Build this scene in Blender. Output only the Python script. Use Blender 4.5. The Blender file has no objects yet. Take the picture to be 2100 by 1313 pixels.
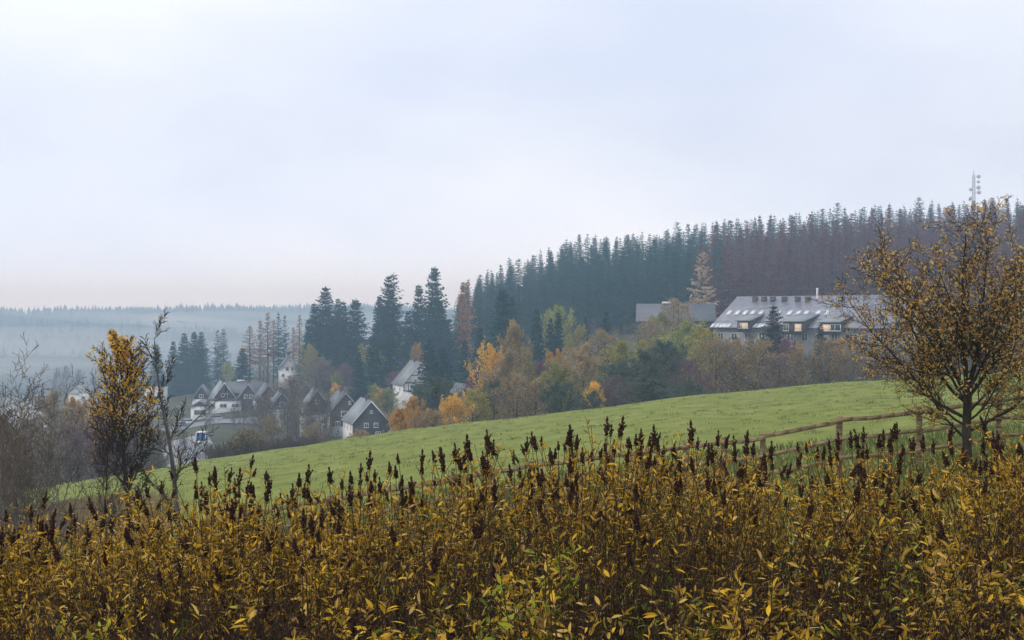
import bpy, math, random
import numpy as np
from mathutils import Vector, Matrix
R = math.radians
sc = bpy.context.scene
COL = sc.collection
F = 2917.0           # focal length in photograph pixels (50 mm on 36 mm, 2100 px wide)
CX, CY = 1050.0, 656.5

# ---------------------------------------------------------------- camera
cam = bpy.data.cameras.new("camera")
cam.lens = 50; cam.sensor_width = 36; cam.clip_start = 0.1; cam.clip_end = 12000
co = bpy.data.objects.new("camera", cam); COL.objects.link(co)
co.location = (0, 0, 0); co.rotation_euler = (R(90), 0, 0)
sc.camera = co
# ---------------------------------------------------------------- world and sun (overcast)
SUN_EL, SUN_AZ = R(38), R(-120)          # azimuth from +Y, clockwise; behind the camera on the left
w = bpy.data.worlds.new("World"); sc.world = w; w.use_nodes = True
nt = w.node_tree; nt.nodes.clear()
def N(t, typ, **kw):
    n = t.nodes.new(typ)
    for k, v in kw.items(): setattr(n, k, v)
    return n
wo = N(nt, 'ShaderNodeOutputWorld'); bg = N(nt, 'ShaderNodeBackground'); bg.inputs[1].default_value = 0.1
sky = N(nt, 'ShaderNodeTexSky', sky_type='NISHITA'); sky.sun_disc = False
sky.sun_elevation = SUN_EL; sky.sun_rotation = SUN_AZ; sky.air_density = 1.0; sky.dust_density = 2.0
tc = N(nt, 'ShaderNodeTexCoord')
mp = N(nt, 'ShaderNodeMapping'); mp.inputs['Scale'].default_value = (1.0, 1.0, 2.2); mp.inputs['Location'].default_value = (0.35, 0.0, 0.15)
nz = N(nt, 'ShaderNodeTexNoise'); nz.inputs['Scale'].default_value = 2.6; nz.inputs['Detail'].default_value = 7; nz.inputs['Roughness'].default_value = 0.45
cr = N(nt, 'ShaderNodeValToRGB')
cr.color_ramp.elements[0].position = 0.38; cr.color_ramp.elements[0].color = (0.68, 0.755, 0.94, 1)
cr.color_ramp.elements[1].position = 0.62; cr.color_ramp.elements[1].color = (0.88, 0.925, 1.03, 1)
sx = N(nt, 'ShaderNodeSeparateXYZ')
mr = N(nt, 'ShaderNodeMapRange'); mr.inputs['From Min'].default_value = -0.4; mr.inputs['From Max'].default_value = 0.4
mr.inputs['To Min'].default_value = 10.3; mr.inputs['To Max'].default_value = 9.3
sc_ = N(nt, 'ShaderNodeVectorMath', operation='SCALE')
mx = N(nt, 'ShaderNodeMixRGB'); mx.inputs[0].default_value = 0.93
L = nt.links.new
L(tc.outputs['Generated'], mp.inputs[0]); L(mp.outputs[0], nz.inputs['Vector']); L(nz.outputs['Fac'], cr.inputs[0])
mz = N(nt, 'ShaderNodeMapRange'); mz.inputs['From Min'].default_value = 0.0; mz.inputs['From Max'].default_value = 0.13; mz.inputs['To Min'].default_value = 1.32; mz.inputs['To Max'].default_value = 1.0; mz.interpolation_type = 'SMOOTHSTEP'
mm_ = N(nt, 'ShaderNodeMath', operation='MULTIPLY')
L(tc.outputs['Generated'], sx.inputs[0]); L(sx.outputs[0], mr.inputs[0]); L(sx.outputs[2], mz.inputs[0]); L(mr.outputs[0], mm_.inputs[0]); L(mz.outputs[0], mm_.inputs[1]); L(cr.outputs[0], sc_.inputs[0]); L(mm_.outputs[0], sc_.inputs['Scale'])
L(sky.outputs[0], mx.inputs[1]); L(sc_.outputs[0], mx.inputs[2]); L(mx.outputs[0], bg.inputs[0]); L(bg.outputs[0], wo.inputs[0])
sun = bpy.data.lights.new("sun", 'SUN'); sun.energy = 1.1; sun.angle = R(12); sun.color = (1.0, 0.95, 0.86)
so = bpy.data.objects.new("sun", sun); COL.objects.link(so)
sd = Vector((math.sin(SUN_AZ) * math.cos(SUN_EL), math.cos(SUN_AZ) * math.cos(SUN_EL), math.sin(SUN_EL)))
so.rotation_euler = (-sd).to_track_quat('-Z', 'Y').to_euler()
sc.view_settings.view_transform = 'Standard'; sc.view_settings.look = 'None'
sc.cycles.volume_bounces = 6; sc.cycles.max_bounces = 12
sc.view_settings.exposure = 0.22; sc.view_settings.gamma = 1.0

# ---------------------------------------------------------------- materials
MATS = {}
def mat(name, cols, scale=4.0, rough=0.85, bump=0.0, spec=0.3, island=0.0, rnd=0.0, coord='Object', stretch=(1, 1, 1), emit=None, metal=0.0, detail=5, trans=0.0, nrough=0.5):
    """cols: list of base colours spread along a ramp driven by noise, leaf-to-leaf chance and object chance"""
    if name in MATS: return MATS[name]
    m = bpy.data.materials.new(name); m.use_nodes = True; t = m.node_tree; b = t.nodes['Principled BSDF']
    b.inputs['Roughness'].default_value = rough; b.inputs['Specular IOR Level'].default_value = spec; b.inputs['Metallic'].default_value = metal
    tc = N(t, 'ShaderNodeTexCoord'); mp = N(t, 'ShaderNodeMapping'); mp.inputs['Scale'].default_value = stretch
    nz = N(t, 'ShaderNodeTexNoise'); nz.inputs['Scale'].default_value = scale; nz.inputs['Detail'].default_value = detail; nz.inputs['Roughness'].default_value = nrough
    cr = N(t, 'ShaderNodeValToRGB'); e = cr.color_ramp.elements
    n = len(cols)
    while len(e) < n: e.new(0.5)
    lo, hi = (0.3, 0.7) if island < 0.5 else (0.12, 0.88)
    for i, c in enumerate(cols):
        e[i].position = lo + (hi - lo) * i / max(1, n - 1); e[i].color = (*c, 1)
    t.links.new(tc.outputs[coord], mp.inputs[0]); t.links.new(mp.outputs[0], nz.inputs['Vector'])
    fac = nz.outputs['Fac']
    if island > 0:
        g = N(t, 'ShaderNodeNewGeometry'); mxx = N(t, 'ShaderNodeMix'); mxx.inputs[0].default_value = island
        t.links.new(fac, mxx.inputs[2]); t.links.new(g.outputs['Random Per Island'], mxx.inputs[3]); fac = mxx.outputs[0]
    if rnd > 0:
        oi = N(t, 'ShaderNodeObjectInfo'); mxx = N(t, 'ShaderNodeMix'); mxx.inputs[0].default_value = rnd
        t.links.new(fac, mxx.inputs[2]); t.links.new(oi.outputs['Random'], mxx.inputs[3]); fac = mxx.outputs[0]
    t.links.new(fac, cr.inputs[0]); t.links.new(cr.outputs[0], b.inputs['Base Color'])
    if bump:
        bp = N(t, 'ShaderNodeBump'); bp.inputs['Strength'].default_value = bump; bp.inputs['Distance'].default_value = 0.05
        t.links.new(nz.outputs['Fac'], bp.inputs['Height']); t.links.new(bp.outputs[0], b.inputs['Normal'])
    if emit:
        b.inputs['Emission Color'].default_value = (*emit[:3], 1); b.inputs['Emission Strength'].default_value = emit[3]
    if trans:
        tr = N(t, 'ShaderNodeBsdfTranslucent'); ms = N(t, 'ShaderNodeMixShader'); ms.inputs[0].default_value = trans
        t.links.new(cr.outputs[0], tr.inputs[0]); t.links.new(b.outputs[0], ms.inputs[1]); t.links.new(tr.outputs[0], ms.inputs[2])
        t.links.new(ms.outputs[0], t.nodes['Material Output'].inputs[0])
    MATS[name] = m
    return m
def leafmat(name, cols, **kw):
    kw.setdefault('scale', 0.35); kw.setdefault('island', 0.5); kw.setdefault('rnd', 0.25); kw.setdefault('trans', 0.25); kw['spec'] = 0.12; kw['rough'] = 0.75
    return mat(name, cols, **kw)
BARK = mat('bark', [(0.022, 0.016, 0.012), (0.07, 0.052, 0.038)], 14, bump=0.4, stretch=(1, 1, .25), spec=0.05)
BARKG = mat('grey_bark', [(0.07, 0.06, 0.055), (0.19, 0.17, 0.15)], 10, bump=0.3, stretch=(1, 1, .25))
TWIG = mat('twigs', [(0.075, 0.055, 0.047), (0.15, 0.115, 0.09)], 8)
SPR = leafmat('spruce_needles', [(0.00416, 0.0476, 0.0509), (0.00833, 0.0826, 0.08), (0.0183, 0.128, 0.1)], scale=0.5)
SPR2 = leafmat('garden_spruce_needles', [(0.00325, 0.0361, 0.0435), (0.00702, 0.0632, 0.0699), (0.0151, 0.0993, 0.0907)], scale=0.5)
SPRB = leafmat('forest_brown_spruce_needles', [(0.115, 0.034, 0.0364), (0.193, 0.0587, 0.0545), (0.18, 0.081, 0.0583)], scale=0.5)
LARCH = leafmat('larch_needles', [(0.208, 0.119, 0.0688), (0.416, 0.225, 0.112), (0.546, 0.33, 0.163)])
TAN = leafmat('dead_spruce_needles', [(0.321, 0.232, 0.155), (0.555, 0.417, 0.278), (0.702, 0.556, 0.37)])
YEL = leafmat('yellow_leaves', [(0.409, 0.281, 0.0655), (0.859, 0.523, 0.0786), (1.22, 0.804, 0.118)])
ORA = leafmat('orange_leaves', [(0.259, 0.172, 0.07), (0.554, 0.308, 0.084), (0.813, 0.479, 0.112)])
OLI = leafmat('olive_leaves', [(0.204, 0.189, 0.0544), (0.378, 0.351, 0.0854), (0.641, 0.538, 0.124)])
GRE = leafmat('pale_green_leaves', [(0.173, 0.204, 0.0577), (0.329, 0.369, 0.096), (0.521, 0.536, 0.142)])
BRO = leafmat('brown_leaves', [(0.215, 0.164, 0.0986), (0.396, 0.296, 0.152), (0.674, 0.475, 0.22)])
PUR = leafmat('purple_brown_leaves', [(0.129, 0.0602, 0.0958), (0.239, 0.121, 0.163), (0.331, 0.165, 0.192)])
DGR = leafmat('dark_grey_green_leaves', [(0.0554, 0.0806, 0.0647), (0.102, 0.142, 0.102), (0.167, 0.202, 0.13)])
GRT = leafmat('grey_twig_haze', [(0.17, 0.13, 0.104), (0.292, 0.226, 0.17), (0.413, 0.324, 0.227)])
BLD = leafmat('birch_leaves', [(0.431, 0.235, 0.03), (0.791, 0.455, 0.05), (0.977, 0.607, 0.1)], trans=0.5)
OCH = leafmat('ochre_leaves', [(0.342, 0.187, 0.0576), (0.76, 0.417, 0.103), (0.8, 0.607, 0.138), (0.8, 0.8, 0.459)], island=0.7, trans=0.5)
SPI = leafmat('spirea_leaves', [(0.039, 0.0264, 0.008), (0.169, 0.138, 0.018), (0.442, 0.27, 0.022), (0.858, 0.504, 0.032), (0.234, 0.114, 0.032), (0.78, 0.516, 0.13), (0.364, 0.312, 0.03)], island=0.58, rnd=0.0, scale=1.1, trans=0.3, rough=0.55, spec=0.4)
SPIG = leafmat('green_spirea_leaves', [(0.0443, 0.0696, 0.012), (0.164, 0.202, 0.02), (0.43, 0.392, 0.03), (0.278, 0.304, 0.05)], island=0.7, rnd=0.0, scale=1.3, trans=0.3, rough=0.5, spec=0.4)
SPST = mat('spirea_stems', [(0.014, 0.008, 0.005), (0.09, 0.048, 0.025)], 9)
SPIKE = mat('spirea_seed_heads', [(0.016, 0.008, 0.006), (0.085, 0.042, 0.027)], 60, rough=0.95, spec=0.1)

# ---------------------------------------------------------------- mesh builder
class MB:
    def __init__(s): s.v = []; s.f = {3: [], 4: []}; s.m = {3: [], 4: []}; s.n = 0
    def add(s, v, f, mi=0):
        v = np.asarray(v, float).reshape(-1, 3); f = np.asarray(f, int)
        s.v.append(v); k = f.shape[1]; s.f[k].append(f + s.n); s.m[k].append(np.full(len(f), mi)); s.n += len(v)
    def add2(s, v, fs, mi=0):         # several face arrays on the same vertices
        v = np.asarray(v, float).reshape(-1, 3); s.v.append(v)
        for f in fs:
            f = np.asarray(f, int); k = f.shape[1]; s.f[k].append(f + s.n); s.m[k].append(np.full(len(f), mi))
        s.n += len(v)
    def mesh(s, name, mats, smooth=False):
        me = bpy.data.meshes.new(name)
        V = np.concatenate(s.v); me.vertices.add(len(V)); me.vertices.foreach_set('co', V.ravel().astype(np.float32))
        idx, st, mi, o = [], [], [], 0
        for k in (3, 4):
            if s.f[k]:
                A = np.concatenate(s.f[k]); idx.append(A.ravel()); st.append(o + np.arange(len(A)) * k); o += A.size; mi.append(np.concatenate(s.m[k]))
        idx = np.concatenate(idx).astype(np.int32); st = np.concatenate(st).astype(np.int32); mi = np.concatenate(mi).astype(np.int32)
        me.loops.add(len(idx)); me.loops.foreach_set('vertex_index', idx)
        me.polygons.add(len(st)); me.polygons.foreach_set('loop_start', st)
        me.polygons.foreach_set('material_index', mi)
        if smooth: me.polygons.foreach_set('use_smooth', np.ones(len(st), bool))
        for m in (mats if isinstance(mats, (list, tuple)) else [mats]): me.materials.append(m)
        me.update(calc_edges=True)
        return me
    # solid pieces -------------------------------------------------
    def box(s, c, d, rot=0, mi=0):
        x, y, z = [k / 2 for k in d]
        v = np.array([(i * x, j * y, k * z) for k in (-1, 1) for j in (-1, 1) for i in (-1, 1)])
        if rot: cs, sn = math.cos(rot), math.sin(rot); v = v @ np.array([[cs, sn, 0], [-sn, cs, 0], [0, 0, 1]])
        s.add(v + np.array(c), [(0, 2, 3, 1), (4, 5, 7, 6), (0, 1, 5, 4), (2, 6, 7, 3), (0, 4, 6, 2), (1, 3, 7, 5)], mi)
    def hexa(s, b, t, mi=0):          # bottom ring 4 pts, top ring 4 pts (same order)
        s.add(list(b) + list(t), [(3, 2, 1, 0), (4, 5, 6, 7), (0, 1, 5, 4), (1, 2, 6, 5), (2, 3, 7, 6), (3, 0, 4, 7)], mi)
    def prism(s, poly, dvec, mi=0):   # planar polygon extruded along dvec
        p = np.array(poly, float); n = len(p); q = p + np.array(dvec); c0, c1 = p.mean(0), q.mean(0)
        v = np.concatenate([p, q, [c0], [c1]])
        s.add2(v, [[(i, (i + 1) % n, n + (i + 1) % n, n + i) for i in range(n)],
                   [((i + 1) % n, i, 2 * n) for i in range(n)] + [(n + i, n + (i + 1) % n, 2 * n + 1) for i in range(n)]], mi)
    def tube(s, P0, P1, R0, R1, n=5, mi=0):
        P0, P1 = np.atleast_2d(P0).astype(float), np.atleast_2d(P1).astype(float); k = len(P0)
        R0 = np.broadcast_to(R0, (k,)); R1 = np.broadcast_to(R1, (k,))
        d = P1 - P0; d = d / np.maximum(np.linalg.norm(d, axis=1, keepdims=True), 1e-9)
        ref = np.where(np.abs(d[:, 2:3]) > 0.9, np.array([[1.0, 0.13, 0]]), np.array([[0, 0.1, 1.0]]))
        a = np.cross(d, ref); a /= np.linalg.norm(a, axis=1, keepdims=True); b = np.cross(d, a)
        th = np.arange(n) * 2 * np.pi / n
        rg = a[:, None] * np.cos(th)[None, :, None] + b[:, None] * np.sin(th)[None, :, None]
        V = np.concatenate([P0[:, None] + rg * R0[:, None, None], P1[:, None] + rg * R1[:, None, None]], 1)
        i = np.arange(n); f = np.stack([i, (i + 1) % n, n + (i + 1) % n, n + i], 1)
        s.add(V.reshape(-1, 3), (f[None] + (np.arange(k) * 2 * n)[:, None, None]).reshape(-1, 4), mi)
    def leaves(s, P, D, Nn, Ln, Wd, tmpl='diamond', mi=0):
        """P base points, D directions, Nn rough normals, Ln lengths, Wd widths"""
        D = D / np.maximum(np.linalg.norm(D, axis=1, keepdims=True), 1e-9)
        S = np.cross(D, Nn); S /= np.maximum(np.linalg.norm(S, axis=1, keepdims=True), 1e-9); U = np.cross(S, D)
        if tmpl == 'diamond':
            T = np.array([(0, 0, 0), (.5, .45, 0), (0, 1, 0), (-.5, .45, 0)]); fs = [np.array([(0, 1, 2, 3)])]
        else:                        # folded lance-shaped leaf that bends at the tip
            T = np.array([(0, 0, 0), (-.42, .3, .12), (0, .3, 0), (.42, .3, .12), (-.4, .65, .05), (0, .66, -.08), (.4, .65, .05), (0, 1, -.35)])
            fs = [np.array([(0, 2, 1), (0, 3, 2), (4, 5, 7), (5, 6, 7)]), np.array([(1, 2, 5, 4), (2, 3, 6, 5)])]
        V = (P[:, None] + S[:, None] * (T[:, 0][None, :, None] * Wd[:, None, None]) + D[:, None] * (T[:, 1][None, :, None] * Ln[:, None, None])
             + U[:, None] * (T[:, 2][None, :, None] * Wd[:, None, None]))
        k = len(P); off = (np.arange(k) * len(T))[:, None, None]
        s.add2(V.reshape(-1, 3), [(f[None] + off).reshape(-1, f.shape[1]) for f in fs], mi)

# ---------------------------------------------------------------- object helpers
def tag(o, label=None, cat=None, group=None, kind=None):
    if label: o['label'] = label
    if cat: o['category'] = cat
    if group: o['group'] = group
    if kind: o['kind'] = kind
    return o
def empty(name, loc, rz=0, label=None, cat=None, group=None):
    o = bpy.data.objects.new(name, None); COL.objects.link(o); o.location = loc; o.rotation_euler = (0, 0, rz)
    o.empty_display_size = 0.3
    return tag(o, label, cat, group)
def ob(name, me, parent=None, loc=None, **t):
    o = bpy.data.objects.new(name, me); COL.objects.link(o)
    if parent is not None: o.parent = parent
    if loc is not None: o.location = loc
    return tag(o, **t)
def part(name, mb, m, parent, smooth=False, label=None):
    return ob(name, mb.mesh(name, m, smooth), parent, label=label)
def P3(u, y, D): return np.array([(u - CX) / F * D, D, (CY - y) / F * D])

# ---------------------------------------------------------------- terrain
UK = np.array([0, 250, 450, 600, 745, 850, 1000, 1200, 1450, 1750, 2050], float)
def yk(us, ys, D): return -(np.interp(UK, us, ys) - CY) / F * D
U11 = [0, 250, 450, 600, 850, 1050, 1300, 1500, 1700, 1900, 2100]
z30 = yk(U11, [1230, 1205, 1180, 1155, 1115, 1080, 1045, 1020, 990, 965, 940], 30)
z80 = yk(U11, [1042, 1008, 980, 962, 925, 902, 872, 850, 832, 820, 807], 80)
ycr = [1014, 974, 940, 920, 880, 857, 827, 803, 785, 773, 760]
z135 = yk(U11, ycr, 135); z148 = yk(U11, ycr, 148)
TAB = [(-40, [-3] * 11), (3, [-2.95] * 11), (8, [-3.1, -3.1, -3.05, -3.05, -3.0, -3.0, -3, -2.95, -2.95, -2.9, -2.85]),
       (15, list(0.62 * -3.0 + 0.38 * z30)), (30, list(z30)), (80, list(z80)), (135, list(z135)), (148, list(z148)),
       (165, [-23, -20.5, -19, -17.5, -16.5, -16, -14.5, -13, -11.5, -9.5, -8]),
       (200, [-28, -25, -23, -22, -21, -20, -18, -16, -14, -12, -10]),
       (250, [-31, -28, -24.5, -26, -26, -24, -19, -16, -14, -12, -9]),
       (300, [-33, -30, -25.5, -28.5, -30, -25, -19, -14, -12, -11, -7]),
       (350, [-34.5, -31, -26.5, -28, -28, -23, -17, -12, -10, -8, -3]),
       (400, [-36, -32, -27.5, -26, -25, -21.5, -15, -8, -4, -1, 4]),
       (450, [-37, -33, -28, -23.5, -22.5, -20, -11, -3, 1, 6, 12]),
       (500, [-38, -33.5, -27.5, -22, -20.5, -18, -6, 4, 8, 14, 20]),
       (560, [-39, -34, -27, -21, -19, -15, 0, 9, 14, 21, 26]),
       (650, [-40, -36, -29, -24, -20, -14, 3, 12, 20, 25, 30]),
       (800, [-44, -42, -38, -32, -28, -20, -5, 5, 15, 20, 25]),
       (1100, [-54, -52, -50, -48, -45, -42, -38, -30, -20, -10, 0]),
       (1500, [-44] * 11), (1900, [-22] * 11), (2300, [3.5, 6, 11, 11, 11, 10, 9, 8, 8, 8, 8]), (2700, [12, 14, 17, 17, 16, 15, 14, 14, 14, 14, 14]), (3000, [8] * 11), (3700, [-30] * 11)]
TD = np.array([t[0] for t in TAB], float); TZ = np.array([t[1] for t in TAB], float)
def ns(x, y, f): return (np.sin(x * f + 1.3 * np.sin(y * f * .7)) * np.cos(y * f * 1.1 + 1.7 * np.sin(x * f * .6 + 2)))
def gz(x, y):
    x = np.asarray(x, float); y = np.asarray(y, float)
    u = CX + F * x / np.maximum(y, 8.0)
    sh = x.shape; xf, yf, uf = x.ravel(), y.ravel(), np.clip(u.ravel(), 0, 2050)
    i = np.clip(np.searchsorted(TD, yf, 'right') - 1, 0, len(TD) - 2); t = (yf - TD[i]) / (TD[i + 1] - TD[i]); t = np.clip(t, 0, 1)
    j = np.clip(np.searchsorted(UK, uf, 'right') - 1, 0, len(UK) - 2); k = (uf - UK[j]) / (UK[j + 1] - UK[j]); k = k * k * (3 - 2 * k) * 0.35 + k * 0.65
    z0 = TZ[i, j] * (1 - k) + TZ[i, j + 1] * k; z1 = TZ[i + 1, j] * (1 - k) + TZ[i + 1, j + 1] * k
    z = z0 * (1 - t) + z1 * t
    z = z + ns(xf, yf, .09) * np.clip((yf - 14) / 60, 0, 1) * 0.13 + ns(xf + 50, yf, .013) * np.clip((yf - 900) / 600, 0, 1) * 5
    return z.reshape(sh)
def g1(x, y): return float(gz(np.array([x]), np.array([y]))[0])
rows = np.array([-40, -20, -5, 0, 2, 4, 6, 8, 10, 12, 15, 18, 22, 26, 30, 35, 40, 46, 54, 62, 70, 80, 88, 96, 105, 115, 125, 130, 135, 140, 144, 148, 152, 158, 165, 172, 182, 192, 200, 215, 230, 250, 265, 280, 300, 325, 350, 375, 400, 425, 450, 475, 500, 530, 560, 600, 650, 720, 800, 950, 1100, 1250, 1400, 1500, 1650, 1800, 1900, 2050, 2200, 2300, 2450, 2600, 2700, 2850, 3000, 3350, 3700], float)
cols = np.concatenate([np.linspace(-1.6, -.46, 12), np.linspace(-.44, .44, 120), np.linspace(.46, 1.6, 12)])
GX = cols[None] * np.maximum(rows, 8)[:, None]; GY = np.broadcast_to(rows[:, None], GX.shape); GZ = gz(GX, GY)
def sheet(name, r0, r1, m, label, cat):
    i0, i1 = np.searchsorted(rows, r0), np.searchsorted(rows, r1)
    V = np.stack([GX[i0:i1 + 1], GY[i0:i1 + 1], GZ[i0:i1 + 1]], -1); a, b = V.shape[:2]
    ii, jj = np.meshgrid(np.arange(a - 1), np.arange(b - 1), indexing='ij'); o = (ii * b + jj).ravel()
    mb = MB(); mb.add(V.reshape(-1, 3), np.stack([o, o + 1, o + b + 1, o + b], 1)); return ob(name, mb.mesh(name, m, True), label=label, cat=cat, kind='structure')
MEAD = mat('meadow_grass', [(0.085, 0.105, 0.02), (0.165, 0.195, 0.032), (0.21, 0.235, 0.045), (0.33, 0.30, 0.10)], 0.5, bump=0.8, stretch=(1, .45, 1), detail=15, nrough=.72, spec=0.1)
VALL = mat('valley_grass', [(0.035, 0.035, 0.022), (0.07, 0.065, 0.035), (0.10, 0.12, 0.045)], 0.06, bump=0.3, detail=10, spec=0.1)
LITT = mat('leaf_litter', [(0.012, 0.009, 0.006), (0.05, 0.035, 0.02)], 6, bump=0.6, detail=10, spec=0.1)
HILL = mat('far_hill_forest_floor', [(0.02, 0.035, 0.04), (0.045, 0.06, 0.06), (0.16, 0.17, 0.14)], 0.006, detail=8, stretch=(.5, 1, 1), spec=0.1)
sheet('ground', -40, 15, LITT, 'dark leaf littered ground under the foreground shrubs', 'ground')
sheet('meadow', 15, 152, MEAD, 'green sloping meadow beyond the wooden fence', 'meadow')
sheet('valley_ground', 152, 800, VALL, 'brown green ground of the valley and hillside', 'ground')
sheet('hills', 800, 3700, HILL, 'far blue wooded hill across the valley', 'hill')

def drape(name, pts, m, lift, label, cat, n=14):
    """sheet laid 'lift' above the terrain; pts: two rows of (x,y) corner points"""
    (a0, b0), (a1, b1) = pts; s = np.linspace(0, 1, n)
    a0, b0, a1, b1 = map(np.array, (a0, b0, a1, b1))
    S, T = np.meshgrid(s, s, indexing='ij')
    xy = (a0 * (1 - S)[..., None] + a1 * S[..., None]) * (1 - T)[..., None] + (b0 * (1 - S)[..., None] + b1 * S[..., None]) * T[..., None]
    z = gz(xy[..., 0], xy[..., 1]) + lift
    V = np.concatenate([xy, z[..., None]], -1); mb = MB(); b = n
    ii, jj = np.meshgrid(np.arange(n - 1), np.arange(n - 1), indexing='ij'); o = (ii * b + jj).ravel()
    mb.add(V.reshape(-1, 3), np.stack([o, o + b, o + b + 1, o + 1], 1)); return ob(name, mb.mesh(name, m, True), label=label, cat=cat, kind='structure')
ASPH = mat('wet_asphalt', [(0.09, 0.095, 0.11), (0.17, 0.18, 0.20)], 0.3, rough=0.35, spec=0.5)
def XY(u, D): return ((u - CX) / F * D, D)
drape('road', [(XY(300, 368), XY(300, 392)), (XY(560, 368), XY(520, 392))], ASPH, 0.15, 'grey village road in front of the white garages', 'road')
drape('car_park', [(XY(345, 235), XY(330, 330)), (XY(462, 235), XY(425, 330))], ASPH, 0.15, 'pale grey paved yard in the valley beyond the meadow', 'paved yard')
drape('driveway', [(XY(552, 330), XY(545, 350)), (XY(610, 330), XY(600, 350))], ASPH, 0.2, 'pale driveway among bushes by the white houses', 'driveway')
#@@TREES
# ---------------------------------------------------------------- tree generators
UP = np.array([0, 0, 1.0])
def nrm(v): return v / max(1e-9, np.linalg.norm(v))
def fork(rng, d, ang, az):
    a = nrm(np.cross(d, [1, .2, 0.1] if abs(d[2]) > .8 else UP)); b = np.cross(d, a)
    return nrm(d * math.cos(ang) + (a * math.cos(az) + b * math.sin(az)) * math.sin(ang))
class Tree:
    def __init__(s, seed): s.r = np.random.default_rng(seed); s.seg = []
    def branch(s, p, d, L, r, lev, C):
        c = C[lev]; n = c['n']; st = L / n; az = s.r.uniform(0, 6.28); rr = r
        for i in range(n):
            d = nrm(d + s.r.normal(0, c.get('wob', .08), 3) + UP * c.get('up', 0.0))
            q = p + d * st; t = (i + 1) / n; r2 = r * (1 - t * c.get('taper', .75))
            s.seg.append((*p, *q, rr, r2, lev))
            if lev + 1 < len(C) and t > c.get('start', .25):
                el = (math.sin(math.pi * (.10 + .84 * t)) + .12) if c.get('ell') else 1
                for k in range(c.get('kids', 1)):
                    if s.r.random() > c.get('prob', 1): continue
                    az += 2.4 + s.r.normal(0, .4)
                    cl = L * c['ratio'] * (1 - c.get('fall', .5) * t) * s.r.uniform(.7, 1.15) * el
                    s.branch(p + d * st * s.r.uniform(.3, 1), fork(s.r, d, R(c['ang']) * s.r.uniform(.75, 1.2), az), cl, max(r2 * c.get('rk', .6), .0015), lev + 1, C)
            p = q; rr = r2
    def arr(s): return np.array(s.seg)
def tubes(mb, A, n, mi=0):
    if len(A): mb.tube(A[:, 0:3], A[:, 3:6], A[:, 6], A[:, 7], n, mi)
def twig_leaves(rng, A, count, size, spread, droop=0.2):
    i = rng.integers(0, len(A), count); t = rng.random((count, 1)); P = A[i, 0:3] * (1 - t) + A[i, 3:6] * t + rng.normal(0, spread, (count, 3))
    D = rng.normal(0, 1, (count, 3)); D[:, 2] -= droop; Nn = rng.normal(0, 1, (count, 3)); Nn[:, 2] += .8
    Ln = size * rng.uniform(.6, 1.3, count)
    return P, D, Nn, Ln, Ln * rng.uniform(.45, .8, count)

def spruce_mesh(seed, H=20.0, Rm=3.6, bare=0.12, lv=30, bl=8, droop=.35, dens=1.0, gap=0.0, power=.85):
    """returns trunk MB and crown MB: whorls of drooping boughs, each bough a spine with hanging side sprays"""
    rng = np.random.default_rng(seed); tr, cr = MB(), MB()
    zs = np.linspace(0, H * .97, 9); wob = rng.normal(0, .05, (9, 2)); wob[0] = 0; pts = np.c_[wob, zs]
    rad = 0.011 * H * (1 - zs / H) + .02
    tr.tube(pts[:-1], pts[1:], rad[:-1], rad[1:], 7)
    BP, BD, BL, BW, TT = [], [], [], [], []
    S0, S1 = [], []
    for k in range(lv):
        f = (k + rng.uniform(-.3, .3)) / lv; z = H * (bare + (1 - bare) * max(f, 0)); fr = (z / H - bare) / (1 - bare)
        RL = Rm * ((1 - fr) ** power) * (1 - .25 * math.exp(-fr * 9)) + .12
        nb = max(4, int(bl * (1 - .35 * fr)))
        a0 = rng.uniform(0, 6.28)
        for b in range(nb):
            if rng.random() < gap: continue
            a = a0 + b * 6.283 / nb + rng.normal(0, .22); Lb = RL * rng.uniform(.62, 1.12)
            el = -droop * (1 - fr) + .45 * fr + rng.normal(0, .17)
            dr = np.array([math.cos(a) * math.cos(el), math.sin(a) * math.cos(el), math.sin(el)]); z0 = z + rng.normal(0, .30) * (1 - fr)
            m = max(3, int(Lb / .42)); s = (np.arange(m) + .5) / m
            sp = np.array([0, 0, z0]) + dr * (s * Lb)[:, None]; sp[:, 2] += (s ** 2.2) * Lb * .16 - .10 * Lb * s
            S0.append([0, 0, z0]); S1.append(sp[-1])
            side = np.array([-math.sin(a), math.cos(a), 0])
            for sg in (-1, 1):
                q = int(max(1, round(dens)))
                for _ in range(q):
                    D = dr * rng.uniform(.4, .9, (m, 1)) + side * sg * rng.uniform(.35, 1.0, (m, 1)); D[:, 2] -= rng.uniform(.15, .65, m)
                    BP.append(sp + rng.normal(0, .05, (m, 3))); BD.append(D); BL.append((.34 * Lb * (1 - s * .55) + .22) * rng.uniform(.7, 1.2, m)); BW.append(np.full(m, .30) * rng.uniform(.7, 1.3, m))
            BP.append(sp[-1:]); BD.append(dr[None]); BL.append(np.array([.35])); BW.append(np.array([.25]))
    P, D, Ln, W = np.concatenate(BP), np.concatenate(BD), np.concatenate(BL), np.concatenate(BW)
    Nn = rng.normal(0, .5, P.shape); Nn[:, 2] += 1
    cr.leaves(P, D, Nn, Ln, W)
    # leader tip
    n = 8; P = np.c_[np.zeros((n, 2)), np.linspace(H * .94, H * .99, n)]; D = rng.normal(0, .4, (n, 3)); D[:, 2] += .9
    cr.leaves(P, D, rng.normal(0, 1, (n, 3)), np.full(n, .45), np.full(n, .14))
    tr.tube(np.array(S0), np.array(S1), .05, .015, 3)
    return tr, cr
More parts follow.
